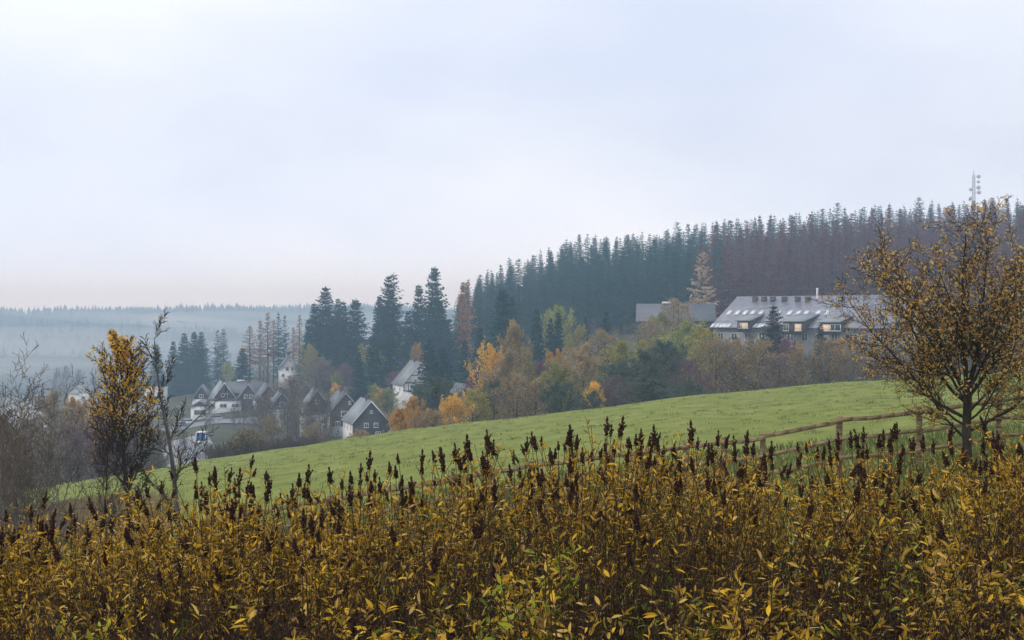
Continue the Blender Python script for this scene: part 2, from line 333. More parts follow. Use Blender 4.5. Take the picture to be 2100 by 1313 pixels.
def broad_mesh(seed, H=12.0, W=6.0, leaves=5200, lsize=.30, twigs=True, stems=1, lowc=.18, bare=False):
    T = Tree(seed); rng = T.r
    C = [dict(n=7, wob=.05, up=.05, taper=.8, start=lowc, kids=4, ang=56, ratio=.50 * (W / 6) ** .7, fall=.25, rk=.5, ell=1),
         dict(n=5, wob=.13, up=.10, taper=.8, start=.1, kids=2, ang=42, ratio=.52, fall=.5, rk=.55),
         dict(n=3, wob=.18, up=.06, taper=.7, start=.0, kids=2, ang=42, ratio=.60, fall=.3, rk=.6),
         dict(n=2, wob=.2, up=.04, taper=.7)]
    for k in range(stems):
        a = rng.uniform(0, 6.28); sp = 0 if stems == 1 else .35
        T.branch(np.array([math.cos(a) * sp * .5, math.sin(a) * sp * .5, 0]), nrm(np.array([math.cos(a) * sp, math.sin(a) * sp, 1])), H * (1 if stems == 1 else rng.uniform(.75, 1)) * .93, .016 * H / math.sqrt(stems), 0, C)
    A = T.arr(); tr, cr = MB(), MB()
    tubes(tr, A[A[:, 8] == 0], 7); tubes(tr, A[A[:, 8] == 1], 4)
    fine = A[A[:, 8] >= 2].copy(); fine[:, 6:8] = np.maximum(fine[:, 6:8], .016)
    tubes(cr, fine, 3, 1)
    if leaves:
        F3 = A[A[:, 8] >= 2]
        cl = rng.random(len(F3)); F3 = F3[cl > .18]       # whole twigs left bare: gaps in the crown
        P, D, Nn, Ln, Wd = twig_leaves(rng, F3, leaves, lsize, .16)
        cr.leaves(P, D, Nn, Ln, Wd)
    top = A[:, 5].max(); w = np.percentile(np.hypot(A[:, 3], A[:, 4]), 80)
    return tr, cr, top, w
CACHE = {}
def spruce_kind(kind, v):
    k = (kind, v)
    if k not in CACHE:
        p = dict(forest=dict(H=20, Rm=3.3, bare=.26, lv=32, bl=8, droop=.35, power=.75), garden=dict(H=20, Rm=4.3, bare=.04, lv=38, bl=11, droop=.22, dens=2, power=.66),
                 sparse=dict(H=20, Rm=3.6, bare=.14, lv=26, bl=8, droop=.15, gap=.12, power=.62), larch=dict(H=20, Rm=2.6, bare=.4, lv=26, bl=6, droop=.0, gap=.25),
                 tan=dict(H=16, Rm=3.8, bare=.12, lv=22, bl=10, droop=.25, gap=.1, power=.55, dens=2), young=dict(H=14, Rm=2.9, bare=.03, lv=30, bl=10, droop=.2, dens=2))[kind]
        if kind == 'forest': p['Rm'] = 3.3 * [.85, 1, 1.2, .75, 1.1, .95, 1.3][v]; p['power'] = [.75, .62, .9, .8, .58, 1.0, .7][v]; p['lv'] = [32, 26, 36, 30, 24, 34, 28][v]; p['droop'] = [.35, .2, .45, .3, .1, .5, .3][v]
        tr, cr = spruce_mesh(100 + 17 * v + hash_(kind), **p)
        CACHE[k] = (tr, cr, p['H'], p['Rm'])
    return CACHE[k]
def hash_(s): return sum(ord(c) * (i + 3) for i, c in enumerate(s)) % 997
def spruce(kind, v, m, x, y, top_z=None, h=None, wpx=None, label='', cat='tree', group=None, rz=0, name='spruce_tree', barkm=None, lean=0):
    tr, cr, H, Rm = spruce_kind(kind, v); km = ('mesh', kind, v, m.name)
    if km not in CACHE: CACHE[km] = (tr.mesh('trunk', barkm or BARK), cr.mesh('crown', m))
    z = g1(x, y) - .3
    if h is None: h = top_z - z
    s = h / H; w = (wpx / F * y / Rm) if wpx else s
    root = empty(name, (x, y, z), rz, label, cat, group); root.scale = (w, w, s); root.rotation_euler[1] = lean
    if kind == 'forest': root.scale = (s * 1.22, s * 1.22, s)
    ob('trunk', CACHE[km][0], root); ob('crown', CACHE[km][1], root)
    return root
BKIND = dict(round=dict(H=12, W=6.5, leaves=13000, lsize=.25), tall=dict(H=14, W=5, leaves=10000, lsize=.24), airy=dict(H=12, W=6, leaves=8000, lsize=.18, lowc=.08),
             bare=dict(H=12, W=6, leaves=0), bush=dict(H=6, W=6, leaves=6500, lsize=.17, stems=5, lowc=.05), barebush=dict(H=6, W=6, leaves=300, lsize=.1, stems=6, lowc=.05))
def broad(kind, v, m, x, y, top_z, wpx, label, cat='tree', group=None, rz=0, name='broadleaf_tree', barkm=None, twigm=None):
    k = ('b', kind, v)
    if k not in CACHE: CACHE[k] = broad_mesh(500 + 31 * v + hash_(kind), **BKIND[kind])
    tr, cr, H, W = CACHE[k]; twigm = twigm or TWIG; km = k + (m.name, twigm.name)
    if km not in CACHE: CACHE[km] = (tr.mesh('trunk', barkm or BARK), cr.mesh('crown', [m, twigm]))
    z = g1(x, y) - .2; h = top_z - z
    root = empty(name, (x, y, z), rz, label, cat, group); w = wpx / F * y / W; root.scale = (w, w, h / H)
    ob('trunk', CACHE[km][0], root); ob('crown', CACHE[km][1], root)
    return root
rnd = random.Random(7)
def pxt(u, y, D): p = P3(u, y, D); return p[0], p[1], p[2]
# ---- single spruces, larches: (kind, variant, material, u, top y, distance, half width px, label)
GS = 'garden spruces on the village hillside'
SP = [
 ('garden', 0, SPR2, 668, 587, 475, 36, 'tallest dark spruce of the clump right of the small white gabled house', GS),
 ('garden', 1, SPR2, 645, 621, 470, 26, 'dark spruce just left of the tallest one in the clump above the white gabled house', GS),
 ('young', 0, SPR2, 632, 655, 462, 20, 'short spruce at the left edge of the spruce clump beside the white gabled house', GS),
 ('garden', 2, SPR2, 693, 613, 490, 22, 'narrow pointed spruce right behind the tallest spruce of the left clump', GS),
 ('garden', 0, SPR2, 704, 617, 484, 26, 'thin spruce second from the right end of the left spruce clump', GS),
 ('garden', 1, SPR2, 729, 613, 478, 34, 'wide spruce with stepped drooping boughs at the right end of the left spruce clump', GS),
 ('garden', 2, SPR2, 680, 655, 460, 28, 'low dense spruce in front of the tallest spruce of the left clump', GS),
 ('garden', 2, SPR2, 797, 567, 455, 34, 'tall spruce with the left of two close tips, alone against the sky', GS),
 ('sparse', 0, SPR2, 807, 560, 458, 34, 'open branched spruce with the right of two close tips against the sky', GS),
 ('garden', 1, SPR2, 778, 606, 462, 22, 'small spruce leaning on the left side of the twin tipped spruces', GS),
 ('garden', 0, SPR2, 837, 638, 440, 24, 'low spruce between the twin tipped spruces and the two tallest spruces', GS),
 ('garden', 1, SPR2, 859, 583, 445, 26, 'slim spruce just left of the tallest spruce on the hillside', GS),
 ('garden', 1, SPR2, 891, 547, 440, 34, 'tallest hillside spruce, sky showing between its upper boughs', GS),
 ('garden', 2, SPR2, 899, 620, 425, 34, 'broad dark spruce standing under the tallest hillside spruce', GS),
 ('garden', 0, SPR2, 915, 655, 420, 30, 'dark spruce at the right foot of the tallest hillside spruce', GS),
 ('young', 1, SPR2, 880, 697, 330, 36, 'near black spruce right in front of the half timbered house', GS),
 ('young', 0, SPR2, 908, 712, 325, 38, 'near black dense spruce right of the half timbered house', GS),
 ('young', 1, SPR2, 953, 697, 340, 22, 'pointed dark spruce below the reddish larch at the forest edge', GS),
 ('young', 0, SPR2, 985, 672, 330, 28, 'dark spruce between the reddish larch and the yellow topped tree', GS),
 ('garden', 1, SPR, 1031, 592, 330, 36, 'large dark spruce standing before the forest edge above the yellow topped tree', GS),
 ('garden', 2, SPR, 1050, 610, 338, 26, 'spruce joined to the right side of the large one at the forest edge', GS),
 ('young', 0, SPR2, 1101, 634, 320, 26, 'dark spruce left of the pale green dome tree', GS),
 ('young', 1, SPR2, 1145, 640, 315, 20, 'small pointed spruce in front of the pale green dome tree', GS),
 ('young', 0, SPR2, 1129, 652, 312, 18, 'smallest spruce in front of the pale green dome tree', GS),
 ('young', 1, SPR2, 1200, 648, 310, 16, 'dark small spruce among bare trees below the forest', GS),
 ('young', 0, SPR2, 1243, 640, 318, 20, 'dark spruce left of the grey farm roof under the forest', GS),
 ('young', 1, SPR2, 766, 690, 400, 34, 'grey green spruce halfway up the slope between the two spruce clumps', GS),
 ('young', 0, SPR2, 800, 690, 395, 32, 'spruce on the slope directly below the twin tipped spruces', GS),
 ('young', 1, SPR2, 735, 725, 385, 22, 'small spruce behind the yellow green garden bushes', GS),
 ('sparse', 0, SPR2, 446, 676, 530, 15, 'thin open spruce, left one of a pair left of the cone shaped spruce', 'hazy spruces above the village'),
 ('sparse', 1, SPR2, 458, 674, 532, 17, 'thin open spruce, right one of a pair left of the cone shaped spruce', 'hazy spruces above the village'),
 ('young', 1, SPR2, 497, 714, 470, 25, 'squat cone shaped dark spruce behind the long roof', GS),
 ('garden', 0, SPR2, 378, 682, 560, 22, 'blue hazy spruce behind the bare leaning tree', 'hazy spruces above the village'),
 ('garden', 1, SPR2, 398, 680, 556, 20, 'blue hazy spruce in the middle of the clump right of the bare tree', 'hazy spruces above the village'),
 ('garden', 2, SPR2, 413, 681, 552, 20, 'blue hazy spruce at the right end of the clump right of the bare tree', 'hazy spruces above the village'),
 ('young', 0, SPR2, 355, 700, 565, 20, 'blue hazy spruce left of the clump, just behind the bare leaning trunk', 'hazy spruces above the village'),
 ('young', 1, SPR2, 322, 706, 570, 18, 'pale blue hazy spruce between the yellow birch and the bare tree', 'hazy spruces above the village'),
 ('larch', 0, LARCH, 512, 668, 500, 22, 'orange larch at the left end of the larch row above the white gabled house', 'rust coloured larches'),
 ('larch', 1, LARCH, 533, 656, 505, 15, 'orange larch second from the left above the white gabled house', 'rust coloured larches'),
 ('larch', 0, LARCH, 549, 640, 500, 17, 'tallest rust orange larch above the white gabled house', 'rust coloured larches'),
 ('larch', 1, LARCH, 561, 655, 503, 13, 'thin orange larch just right of the tallest larch', 'rust coloured larches'),
 ('sparse', 1, SPR, 571, 640, 498, 12, 'dark thin conifer among the orange larches', 'hazy spruces above the village'),
 ('sparse', 0, SPR, 584, 646, 500, 13, 'dark thin conifer at the right of the larches directly above the white house', 'hazy spruces above the village'),
 ('larch', 0, LARCH, 614, 645, 505, 14, 'lone orange larch between the white gabled house and the spruce clump', 'rust coloured larches'),
 ('larch', 1, LARCH, 601, 670, 495, 13, 'faded larch right behind the white gabled house', 'rust coloured larches'),
 ('garden', 1, LARCH, 949, 577, 430, 17, 'reddish brown larch at the left edge of the forest', 'rust coloured larches'),
 ('larch', 1, LARCH, 960, 572, 440, 14, 'thin bare topped larch behind the reddish brown one at the forest edge', 'rust coloured larches'),
 ('tan', 0, TAN, 1440, 516, 372, 28, 'pale tan dead looking conifer against the dark forest left of the hotel', None),
 ('garden', 0, mat('nearspruce', [(0.02, 0.03, 0.018), (0.05, 0.06, 0.035)], 1), 1587, 626, 262, 34, 'dark spruce standing right in front of the long hotel roof', 'spruces in front of the hotel'),
 ('young', 0, MATS['nearspruce'], 1509, 690, 258, 18, 'small thin spruce under the left half of the hotel roof', 'spruces in front of the hotel'),
 ('young', 1, MATS['nearspruce'], 1540, 688, 262, 20, 'small spruce just left of the tall one in front of the hotel', 'spruces in front of the hotel'),
 ('young', 1, MATS['nearspruce'], 1683, 664, 268, 22, 'spruce in front of the right end of the hotel', 'spruces in front of the hotel'),
]
for i, (kd, v, m, u, ty, D, wp, lab, grp) in enumerate(SP):
    x, y, z = pxt(u, ty, D)
    nm = 'larch_tree' if m is LARCH else 'spruce_tree'
    spruce(kd, v, m, x, y, top_z=z, wpx=wp * 1.5, label=lab, group=grp, rz=rnd.uniform(0, 6.28), name=nm)
# ---- forest on the ridge: the trees one can see singly, the rest as one mass
EDGE = np.array([(955, 470), (1000, 455), (1100, 440), (1200, 430), (1300, 420), (1420, 405), (1500, 398), (1700, 392), (1900, 388), (2300, 380)], float)
rf = np.random.default_rng(5)
cand = []
D = 382.0
while D < 690:
    u = 940 + rf.uniform(0, 20)
    while u < 2560:
        d = D + rf.uniform(-2.5, 2.5); e = np.interp(u, EDGE[:, 0], EDGE[:, 1])
        if d > e and not (u < 1150 and d > 600):
            x = (u - CX) / F * d; h = rf.choice([rf.uniform(14.5, 18.5), rf.uniform(18, 21.5), rf.uniform(21, 25)], p=[.4, .42, .18]) * np.interp(d, [380, 470, 560, 690], [.92, 1, 1.03, 1.12]); h *= np.interp(u, [955, 1040, 1300, 1500, 1750, 1950], [.78, .92, .94, .99, .96, .90])
            if rf.random() < .08: h *= 1.1
            b = g1(x, d); cand.append((u, d, x, b, h, CY - (b + h) / d * F, CY - b / d * F))
        u += rf.uniform(.75, 1.25) * 4.3 / d * F
    D += 5.2
cand.sort(key=lambda c: c[1])
# how much of each tree shows over those standing nearer: coarse skyline buffer
buf = np.full(3200, 1e9); show = []
for c in cand:
    u0, hw = c[0], 2.2 / c[1] * F; a, b_ = int(max(0, u0 - hw)), int(u0 + hw) + 1
    seg = buf[a:b_]; vis = np.clip(np.minimum(seg, c[6]) - c[5], 0, None).mean() if a < 2100 else 0
    show.append(vis * hw); buf[a:b_] = np.minimum(seg, c[5] + np.abs(np.arange(a, b_) - u0) / hw * 14)
order = np.argsort(-np.array(show)); NIND = 235; ind = set(order[:NIND].tolist())
mass = []
for i, c in enumerate(cand):
    u, d, x, b, h, ty, by = c
    if i in ind:
        if ty < np.interp(u, [955, 1100, 1400, 1700, 2100], [615, 550, 492, 458, 430]): lab = 'spruce whose tip stands up along the skyline of the forest ridge'; grp = 'skyline spruces of the forest'
        elif by > np.interp(u, [950, 1400, 2100], [690, 640, 620]): lab = 'tall straight spruce in the front row of the dark forest'; grp = 'front row spruces of the forest'
        else: lab = 'spruce inside the dark forest, only its upper part showing over nearer ones'; grp = 'inner spruces of the forest'
        sec = ['at the left end of the forest', 'above the spruce pair at the forest edge', 'above the pale green dome tree', 'above the small central spruces', 'above the grey farm roof', 'above the tan dead conifer', 'above the left half of the hotel roof', 'above the right half of the hotel roof', 'left of the big ochre crown', 'behind the big ochre crown', 'around the radio mast', 'right of the radio mast'][int(np.searchsorted([1010, 1090, 1170, 1270, 1400, 1480, 1590, 1700, 1790, 1930, 2040], u))]
        lab = dict(skyline='spruce tip on the skyline ', front='straight spruce in the front row ', inner='spruce half hidden inside the forest ')[grp.split()[0]] + sec; grp = grp + ' ' + sec
        m = SPRB if (u > 1455 + 40 * math.sin(i) and d < 560) else SPR
        if m is SPRB: lab = lab.replace('spruce', 'brownish spruce', 1); grp = 'brownish ' + grp
        spruce('forest', i % 7, m, x, d, h=h, label=lab, group=grp, rz=rf.uniform(0, 6.28))
    elif show[i] > 0.5: mass.append((x, d, b - .3, h, m_ := (1 if u > 1455 and d < 560 else 0)))
tr, cr, H, Rm = spruce_kind('forest', 5) if False else (*spruce_mesh(77, H=20, Rm=2.7, bare=.4, lv=16, bl=7, droop=.3), 20, 2.7)
def tile(mb_src, places, H, out, mi_fn):
    V = np.concatenate(mb_src.v)
    for (x, y, z, h, k) in places:
        a = rf.uniform(0, 6.28); s = h / H; c, sn = math.cos(a) * s, math.sin(a) * s
        W = np.stack([V[:, 0] * c - V[:, 1] * sn + x, V[:, 0] * sn + V[:, 1] * c + y, V[:, 2] * s + z], 1)
        out.add2(W, [np.concatenate(mb_src.f[kk]) for kk in (3, 4) if mb_src.f[kk]], mi_fn(k))
if mass:
    mm = MB(); tile(cr, mass, 20, mm, lambda k: k); tile(tr, mass, 20, mm, lambda k: 2)
    ob('forest', mm.mesh('forest', [SPR, SPRB, BARK]), label='dark dense spruce forest filling the ridge behind its front trees', cat='forest', kind='stuff')
print('forest candidates', len(cand), 'individual', len(ind), 'mass', len(mass))
# ---- far hill: a wood one can only read as a mass
fr = np.random.default_rng(9); n = 9000
yy = 1500 + 1350 * fr.random(n) ** .6; uu = fr.uniform(-500, 2600, n); xx = (uu - CX) / F * yy
keep = (ns(xx + 300, yy * 1.6, .0045) > -.55) | (yy > 2450); xx, yy = xx[keep], yy[keep]; zz = gz(xx, yy) - 1; n = len(xx)
hh = fr.uniform(6, 13, n) * fr.choice([.8, 1, 1.25], n); rr = hh * fr.uniform(.22, .34, n); th = np.arange(6) * math.pi / 3
ring = np.stack([np.cos(th), np.sin(th), np.zeros(6)], 1)
V = np.concatenate([np.stack([xx, yy, zz], 1)[:, None] + ring[None] * rr[:, None, None], np.stack([xx, yy, zz + hh], 1)[:, None]], 1)
i = np.arange(6); f = np.stack([i, (i + 1) % 6, np.full(6, 6)], 1)
mb = MB(); mb.add(V.reshape(-1, 3), (f[None] + (np.arange(n) * 7)[:, None, None]).reshape(-1, 3))
ob('distant_forest', mb.mesh('distant_forest', leafmat('distant_conifers', [(0.015, 0.03, 0.035), (0.04, 0.06, 0.055)], trans=0)), label='distant pale blue forest covering the hill across the valley', cat='forest', kind='stuff')
# ---- broadleaf trees: (kind, variant, material, u, top y, distance, half width px, label, group)
AG = 'autumn trees behind the meadow'; BT = 'bare trees behind the meadow'
BR = [
 ('round', 0, YEL, 1003, 694, 215, 34, 'yellow orange crowned tree standing highest left of centre behind the meadow', AG),
 ('tall', 0, BRO, 1053, 657, 225, 26, 'tall brown tree with a pale yellow tip behind the meadow', AG),
 ('round', 1, BRO, 1040, 715, 200, 40, 'brown leafed tree with dark trunks right of the yellow orange crown', AG),
 ('tall', 1, OLI, 1080, 712, 210, 20, 'narrow olive yellow tree right of the tall brown one', AG),
 ('round', 2, PUR, 1108, 740, 235, 34, 'dull purple bare tree between the olive and the green trees', AG),
 ('round', 0, ORA, 1131, 708, 240, 26, 'faded orange crown just left of the green dome tree', AG),
 ('round', 1, OLI, 1143, 737, 205, 38, 'olive green dome shaped tree behind the middle of the meadow', AG),
 ('round', 2, GRE, 1142, 627, 330, 30, 'pale green dome tree against the dark forest foot', AG),
 ('round', 0, OLI, 1186, 660, 300, 22, 'greyish green tree right of the pale green dome', AG),
 ('round', 1, BRO, 1196, 702, 225, 34, 'hazy brown tree right of the olive dome', AG),
 ('airy', 0, BRO, 1240, 676, 260, 34, 'thin brown tree below the small spruces in the centre', BT),
 ('round', 2, OLI, 1268, 698, 220, 34, 'broad olive tree right of centre behind the meadow', AG),
 ('round', 0, DGR, 1255, 735, 195, 40, 'dark grey green tree low behind the meadow left of the dark pair', AG),
 ('tall', 1, YEL, 1219, 782, 178, 19, 'small bright yellow tree low at the meadow edge', AG),
 ('airy', 1, PUR, 1260, 772, 180, 28, 'purple brown bare tree right of the small yellow one', BT),
 ('round', 1, DGR, 1318, 715, 205, 44, 'dark round tree behind the meadow, left one of the dark pair', AG),
 ('round', 2, DGR, 1368, 698, 208, 44, 'dark round tree behind the meadow, right one of the dark pair', AG),
 ('round', 0, OLI, 1325, 685, 245, 30, 'olive tree above the dark pair', AG),
 ('round', 1, GRE, 1405, 656, 240, 40, 'big green tree left of the hotel', AG),
 ('airy', 0, BRO, 1390, 612, 330, 34, 'bare brown tree standing in front of the grey farm roof', BT),
 ('round', 2, OLI, 1348, 640, 320, 26, 'olive tree at the left end of the grey farm roof', AG),
 ('tall', 0, OLI, 1440, 668, 225, 28, 'yellowish olive tree at the left end of the hotel', AG),
 ('airy', 1, BRO, 1330, 655, 300, 26, 'bare hazy tree below the grey farm roof', BT),
 ('airy', 2, PUR, 1415, 735, 190, 34, 'dark bare tree low behind the meadow left of the hotel', BT),
 ('airy', 0, BRO, 1468, 690, 200, 34, 'brown twiggy tree under the left corner of the hotel', BT),
 ('airy', 1, BRO, 1500, 694, 198, 34, 'brown twiggy tree below the first small spruce by the hotel', BT),
 ('airy', 2, BRO, 1555, 692, 195, 34, 'brown twiggy tree below the tall spruce by the hotel', BT),
 ('airy', 0, PUR, 1610, 694, 195, 34, 'dark twiggy tree right below the tall spruce by the hotel', BT),
 ('airy', 1, BRO, 1650, 704, 192, 30, 'twiggy tree under the lit hotel lamp', BT),
 ('airy', 2, BRO, 1700, 694, 190, 34, 'twiggy tree under the right end of the hotel', BT),
 ('airy', 0, GRT, 1600, 725, 185, 36, 'low grey bare tree in the middle of the row in front of the hotel', BT),
 ('airy', 1, GRT, 1745, 722, 188, 30, 'grey bare tree behind the left edge of the big ochre tree', BT),
 ('tall', 1, ORA, 1718, 690, 230, 16, 'small orange tree at the right corner of the hotel', AG),
 ('round', 1, GRT, 1820, 735, 185, 44, 'grey brown tree behind the big ochre tree crown', BT),
 ('airy', 2, BRO, 1890, 715, 190, 40, 'brown tree left behind the trunk of the big ochre tree', BT),
 ('airy', 0, BRO, 1965, 708, 190, 42, 'brown tree straight behind the trunk of the big ochre tree', BT),
 ('airy', 1, BRO, 2045, 700, 190, 42, 'brown tree right behind the trunk of the big ochre tree', BT),
 ('airy', 2, BRO, 2110, 695, 190, 42, 'brown tree at the right picture edge behind the big ochre tree', BT),
 # right village edge
 ('round', 2, ORA, 820, 836, 165, 22, 'orange leafed small tree right of the dark gabled house', AG),
 ('tall', 1, ORA, 852, 812, 172, 24, 'brown orange tree below the half timbered house', AG),
 ('round', 0, YEL, 927, 800, 175, 28, 'yellow tree with a pointed top low at the meadow edge', AG),
 ('round', 1, OLI, 968, 796, 180, 34, 'olive tree right of the pointed yellow one at the meadow edge', AG),
 ('round', 2, BRO, 895, 838, 168, 30, 'brown bush like tree left of the pointed yellow one', AG),
 ('round', 2, DGR, 905, 770, 230, 42, 'dark grey green tree under the near black spruces', AG),
 ('round', 1, PUR, 985, 765, 240, 34, 'dull reddish tree above the small grey roof', AG),
 ('airy', 1, DGR, 1010, 780, 190, 30, 'dark bare tree over pale trunks left of the pale building', BT),
 ('airy', 2, BRO, 1060, 765, 185, 34, 'brown tree with several straight trunks before the pale building', BT),
 ('airy', 0, BRO, 1100, 775, 183, 30, 'thin tree with straight trunk before the right end of the pale building', BT),
 ('round', 0, DGR, 1160, 775, 178, 36, 'dark tree at the meadow edge right of the pale building', AG),
 ('round', 1, DGR, 1215, 800, 172, 22, 'low dark tree under the small bright yellow one', AG),
 ('round', 2, DGR, 1340, 770, 168, 46, 'low dark thicket tree beneath the dark pair', AG),
 ('round', 0, DGR, 1400, 775, 166, 42, 'low dark tree right beneath the big green tree', AG),
 ('tall', 0, GRE, 793, 795, 362, 20, 'pale yellow green tree right behind the dark gabled house', AG),
 ('tall', 1, GRE, 765, 786, 362, 12, 'thin yellow green tree peeking over the dark gabled house', AG),
 ('tall', 0, YEL, 778, 795, 362, 13, 'thin yellow tree between the two yellow green ones', AG),
 ('round', 2, BRO, 745, 880, 210, 24, 'bare brown bush before the wall of the dark gabled house', BT),
 ('round', 1, ORA, 858, 702, 410, 16, 'small orange tree left of the near black spruce', AG),
 ('round', 0, PUR, 835, 735, 400, 30, 'purple brown tree behind the half timbered house', AG),
 ('round', 2, PUR, 815, 760, 385, 24, 'purple tree left above the half timbered house', AG),
 ('round', 1, OLI, 765, 705, 420, 30, 'olive green tree between the two spruce clumps', AG),
 ('round', 0, OLI, 630, 700, 440, 22, 'yellow green tree right above the small white gabled house', AG),
 ('airy', 0, GRT, 655, 735, 420, 34, 'grey hazy tree right of the small white gabled house', BT),
 ('airy', 1, PUR, 695, 745, 415, 34, 'purple grey hazy tree under the left spruce clump', BT),
 ('round', 2, GRE, 690, 762, 408, 12, 'small pale green bush on the slope under the left spruce clump', AG),
 ('round', 0, BRO, 705, 790, 395, 22, 'brown bush on the slope above the brown chimney house', AG),
 ('round', 1, YEL, 690, 785, 398, 12, 'small yellow bush above the brown chimney house', AG),
 ('airy', 2, GRT, 600, 770, 405, 32, 'grey bare tree below the small white gabled house', BT),
 ('airy', 0, GRT, 635, 790, 390, 30, 'grey green bare tree right below the small white gabled house', BT),
 ('bare', 0, GRT, 595, 775, 300, 26, 'dark many branched bare tree in front of the white houses', BT),
 ('bare', 1, GRT, 548, 808, 310, 20, 'bare tree in front of the row of village gables', BT),
 ('bare', 0, GRT, 640, 820, 280, 22, 'bare tree with slanting trunk before the white walls', BT),
 ('bare', 1, GRT, 668, 815, 285, 20, 'bare tree before the brown gabled house with a chimney', BT),
 ('bare', 0, GRT, 685, 835, 275, 16, 'bare tree at the left corner of the dark gabled house', BT),
 ('airy', 1, BRO, 560, 850, 230, 22, 'thin brown tree right of the tan round bush', BT),
 ('airy', 0, GRT, 590, 822, 335, 16, 'twiggy grey tree in front of the white annex', BT),
 ('bare', 1, BRO, 556, 822, 340, 16, 'thin bare tree left of the dark slate gable with white lower wall', BT),
 ('airy', 2, BRO, 628, 835, 325, 15, 'brown twiggy tree below the brown gable', BT),
 ('bare', 0, GRT, 660, 790, 300, 20, 'tall bare tree before the brown gabled houses', BT),
 ('bare', 0, GRT, 500, 815, 340, 16, 'bare tree in front of the long white low building', BT),
 ('bare', 1, BRO, 430, 820, 345, 14, 'bare tree at the roadside before the garages', BT),
 ('airy', 2, GRT, 535, 812, 350, 22, 'grey hazy tree before the third village gable', BT),
 ('airy', 1, GRT, 608, 812, 345, 16, 'grey hazy tree between the dark slate gable and the brown gable', BT),
 ('bare', 1, GRT, 520, 830, 330, 13, 'thin bare tree above the tan round bush', BT),
 ('bare', 0, GRT, 480, 835, 340, 11, 'small bare tree on the lawn before the garages', BT),
 ('bush', 0, leafmat('tan_bush_leaves', [(0.16, 0.12, 0.06), (0.30, 0.23, 0.11), (0.42, 0.33, 0.16)]), 502, 878, 175, 38, 'round tan yellow bush at the meadow edge in the valley', AG),
 ('barebush', 1, GRT, 575, 895, 190, 30, 'grey brown bare bush right of the tan round bush', BT),
 ('barebush', 0, BRO, 625, 890, 185, 34, 'brown bare bush below the white houses', BT),
 ('barebush', 1, GRT, 545, 900, 172, 26, 'low bare bush touching the tan round bush', BT),
 ('bare', 1, GRT, 425, 905, 165, 22, 'bare bush like tree in front of the pale paved yard', BT),
 ('bare', 0, GRT, 385, 880, 168, 20, 'bare tree between the leaning bare trunk and the paved yard', BT),
 ('barebush', 0, GRT, 445, 905, 168, 18, 'bare bush left of the tan round bush', BT),
 # left: band of bare trees beyond the meadow
 ('round', 0, GRT, 150, 845, 170, 40, 'brown grey twiggy tree left of the yellow birch, lower one', BT),
 ('airy', 1, PUR, 205, 850, 168, 40, 'purple brown twiggy tree left behind the yellow birch', BT),
 ('round', 2, PUR, 235, 865, 165, 38, 'dark purple twiggy tree just behind the birch trunk', BT),
 ('airy', 0, GRT, 290, 855, 168, 36, 'grey twiggy tree right behind the birch trunk', BT),
 ('airy', 2, GRT, 325, 875, 172, 26, 'grey twiggy tree between the birch and the leaning bare trunk', BT),
 ('round', 1, BRO, 105, 800, 260, 40, 'tan brown hazy tree above the band of bare trees at left', BT),
 ('round', 2, ORA, 165, 815, 270, 34, 'faded orange hazy tree left of the birch crown', BT),
 ('round', 0, ORA, 215, 805, 290, 30, 'faded orange hazy tree behind the birch crown', BT),
 ('airy', 1, GRT, 60, 860, 180, 40, 'grey twiggy tree behind the bare bushes at the left edge', BT),
 ('airy', 0, GRT, 5, 850, 185, 40, 'grey twiggy tree at the very left edge behind the bushes', BT),
 ('round', 2, GRT, 85, 905, 165, 34, 'low grey twiggy tree where the meadow ends at left', BT),
 ('bare', 0, GRT, 113, 752, 620, 10, 'tall hazy bare tree, leftmost of the far group of three', 'far hazy bare trees'),
 ('bare', 1, GRT, 137, 748, 610, 12, 'tall hazy bare tree, middle of the far group of three', 'far hazy bare trees'),
 ('bare', 0, GRT, 157, 756, 615, 10, 'tall hazy bare tree, rightmost of the far group of three', 'far hazy bare trees'),
 ('bare', 1, GRT, 195, 770, 600, 10, 'hazy bare tree left behind the birch crown', 'far hazy bare trees'),
 ('round', 1, GRE, 470, 742, 500, 14, 'pale hazy green tree between the spruce pair and the cone shaped spruce', AG),
 ('airy', 2, GRT, 540, 735, 470, 16, 'hazy bare tree under the orange larches', BT),
 ('round', 0, BRO, 640, 862, 245, 18, 'brown garden tree before the white walls', BT),
]
for i, (kd, v, m, u, ty, D, wp, lab, grp) in enumerate(BR):
    x, y, z = pxt(u, ty, D)
    nm = 'garden_bush' if 'bush' in kd else ('bare_tree' if grp in (BT, 'far hazy bare trees') else 'broadleaf_tree')
    broad(kd, v, m, x, y, z, wp * 1.05, lab, 'bush' if 'bush' in kd else 'tree', grp, rnd.uniform(0, 6.28), nm, barkm=BARKG if kd == 'bare' else None)
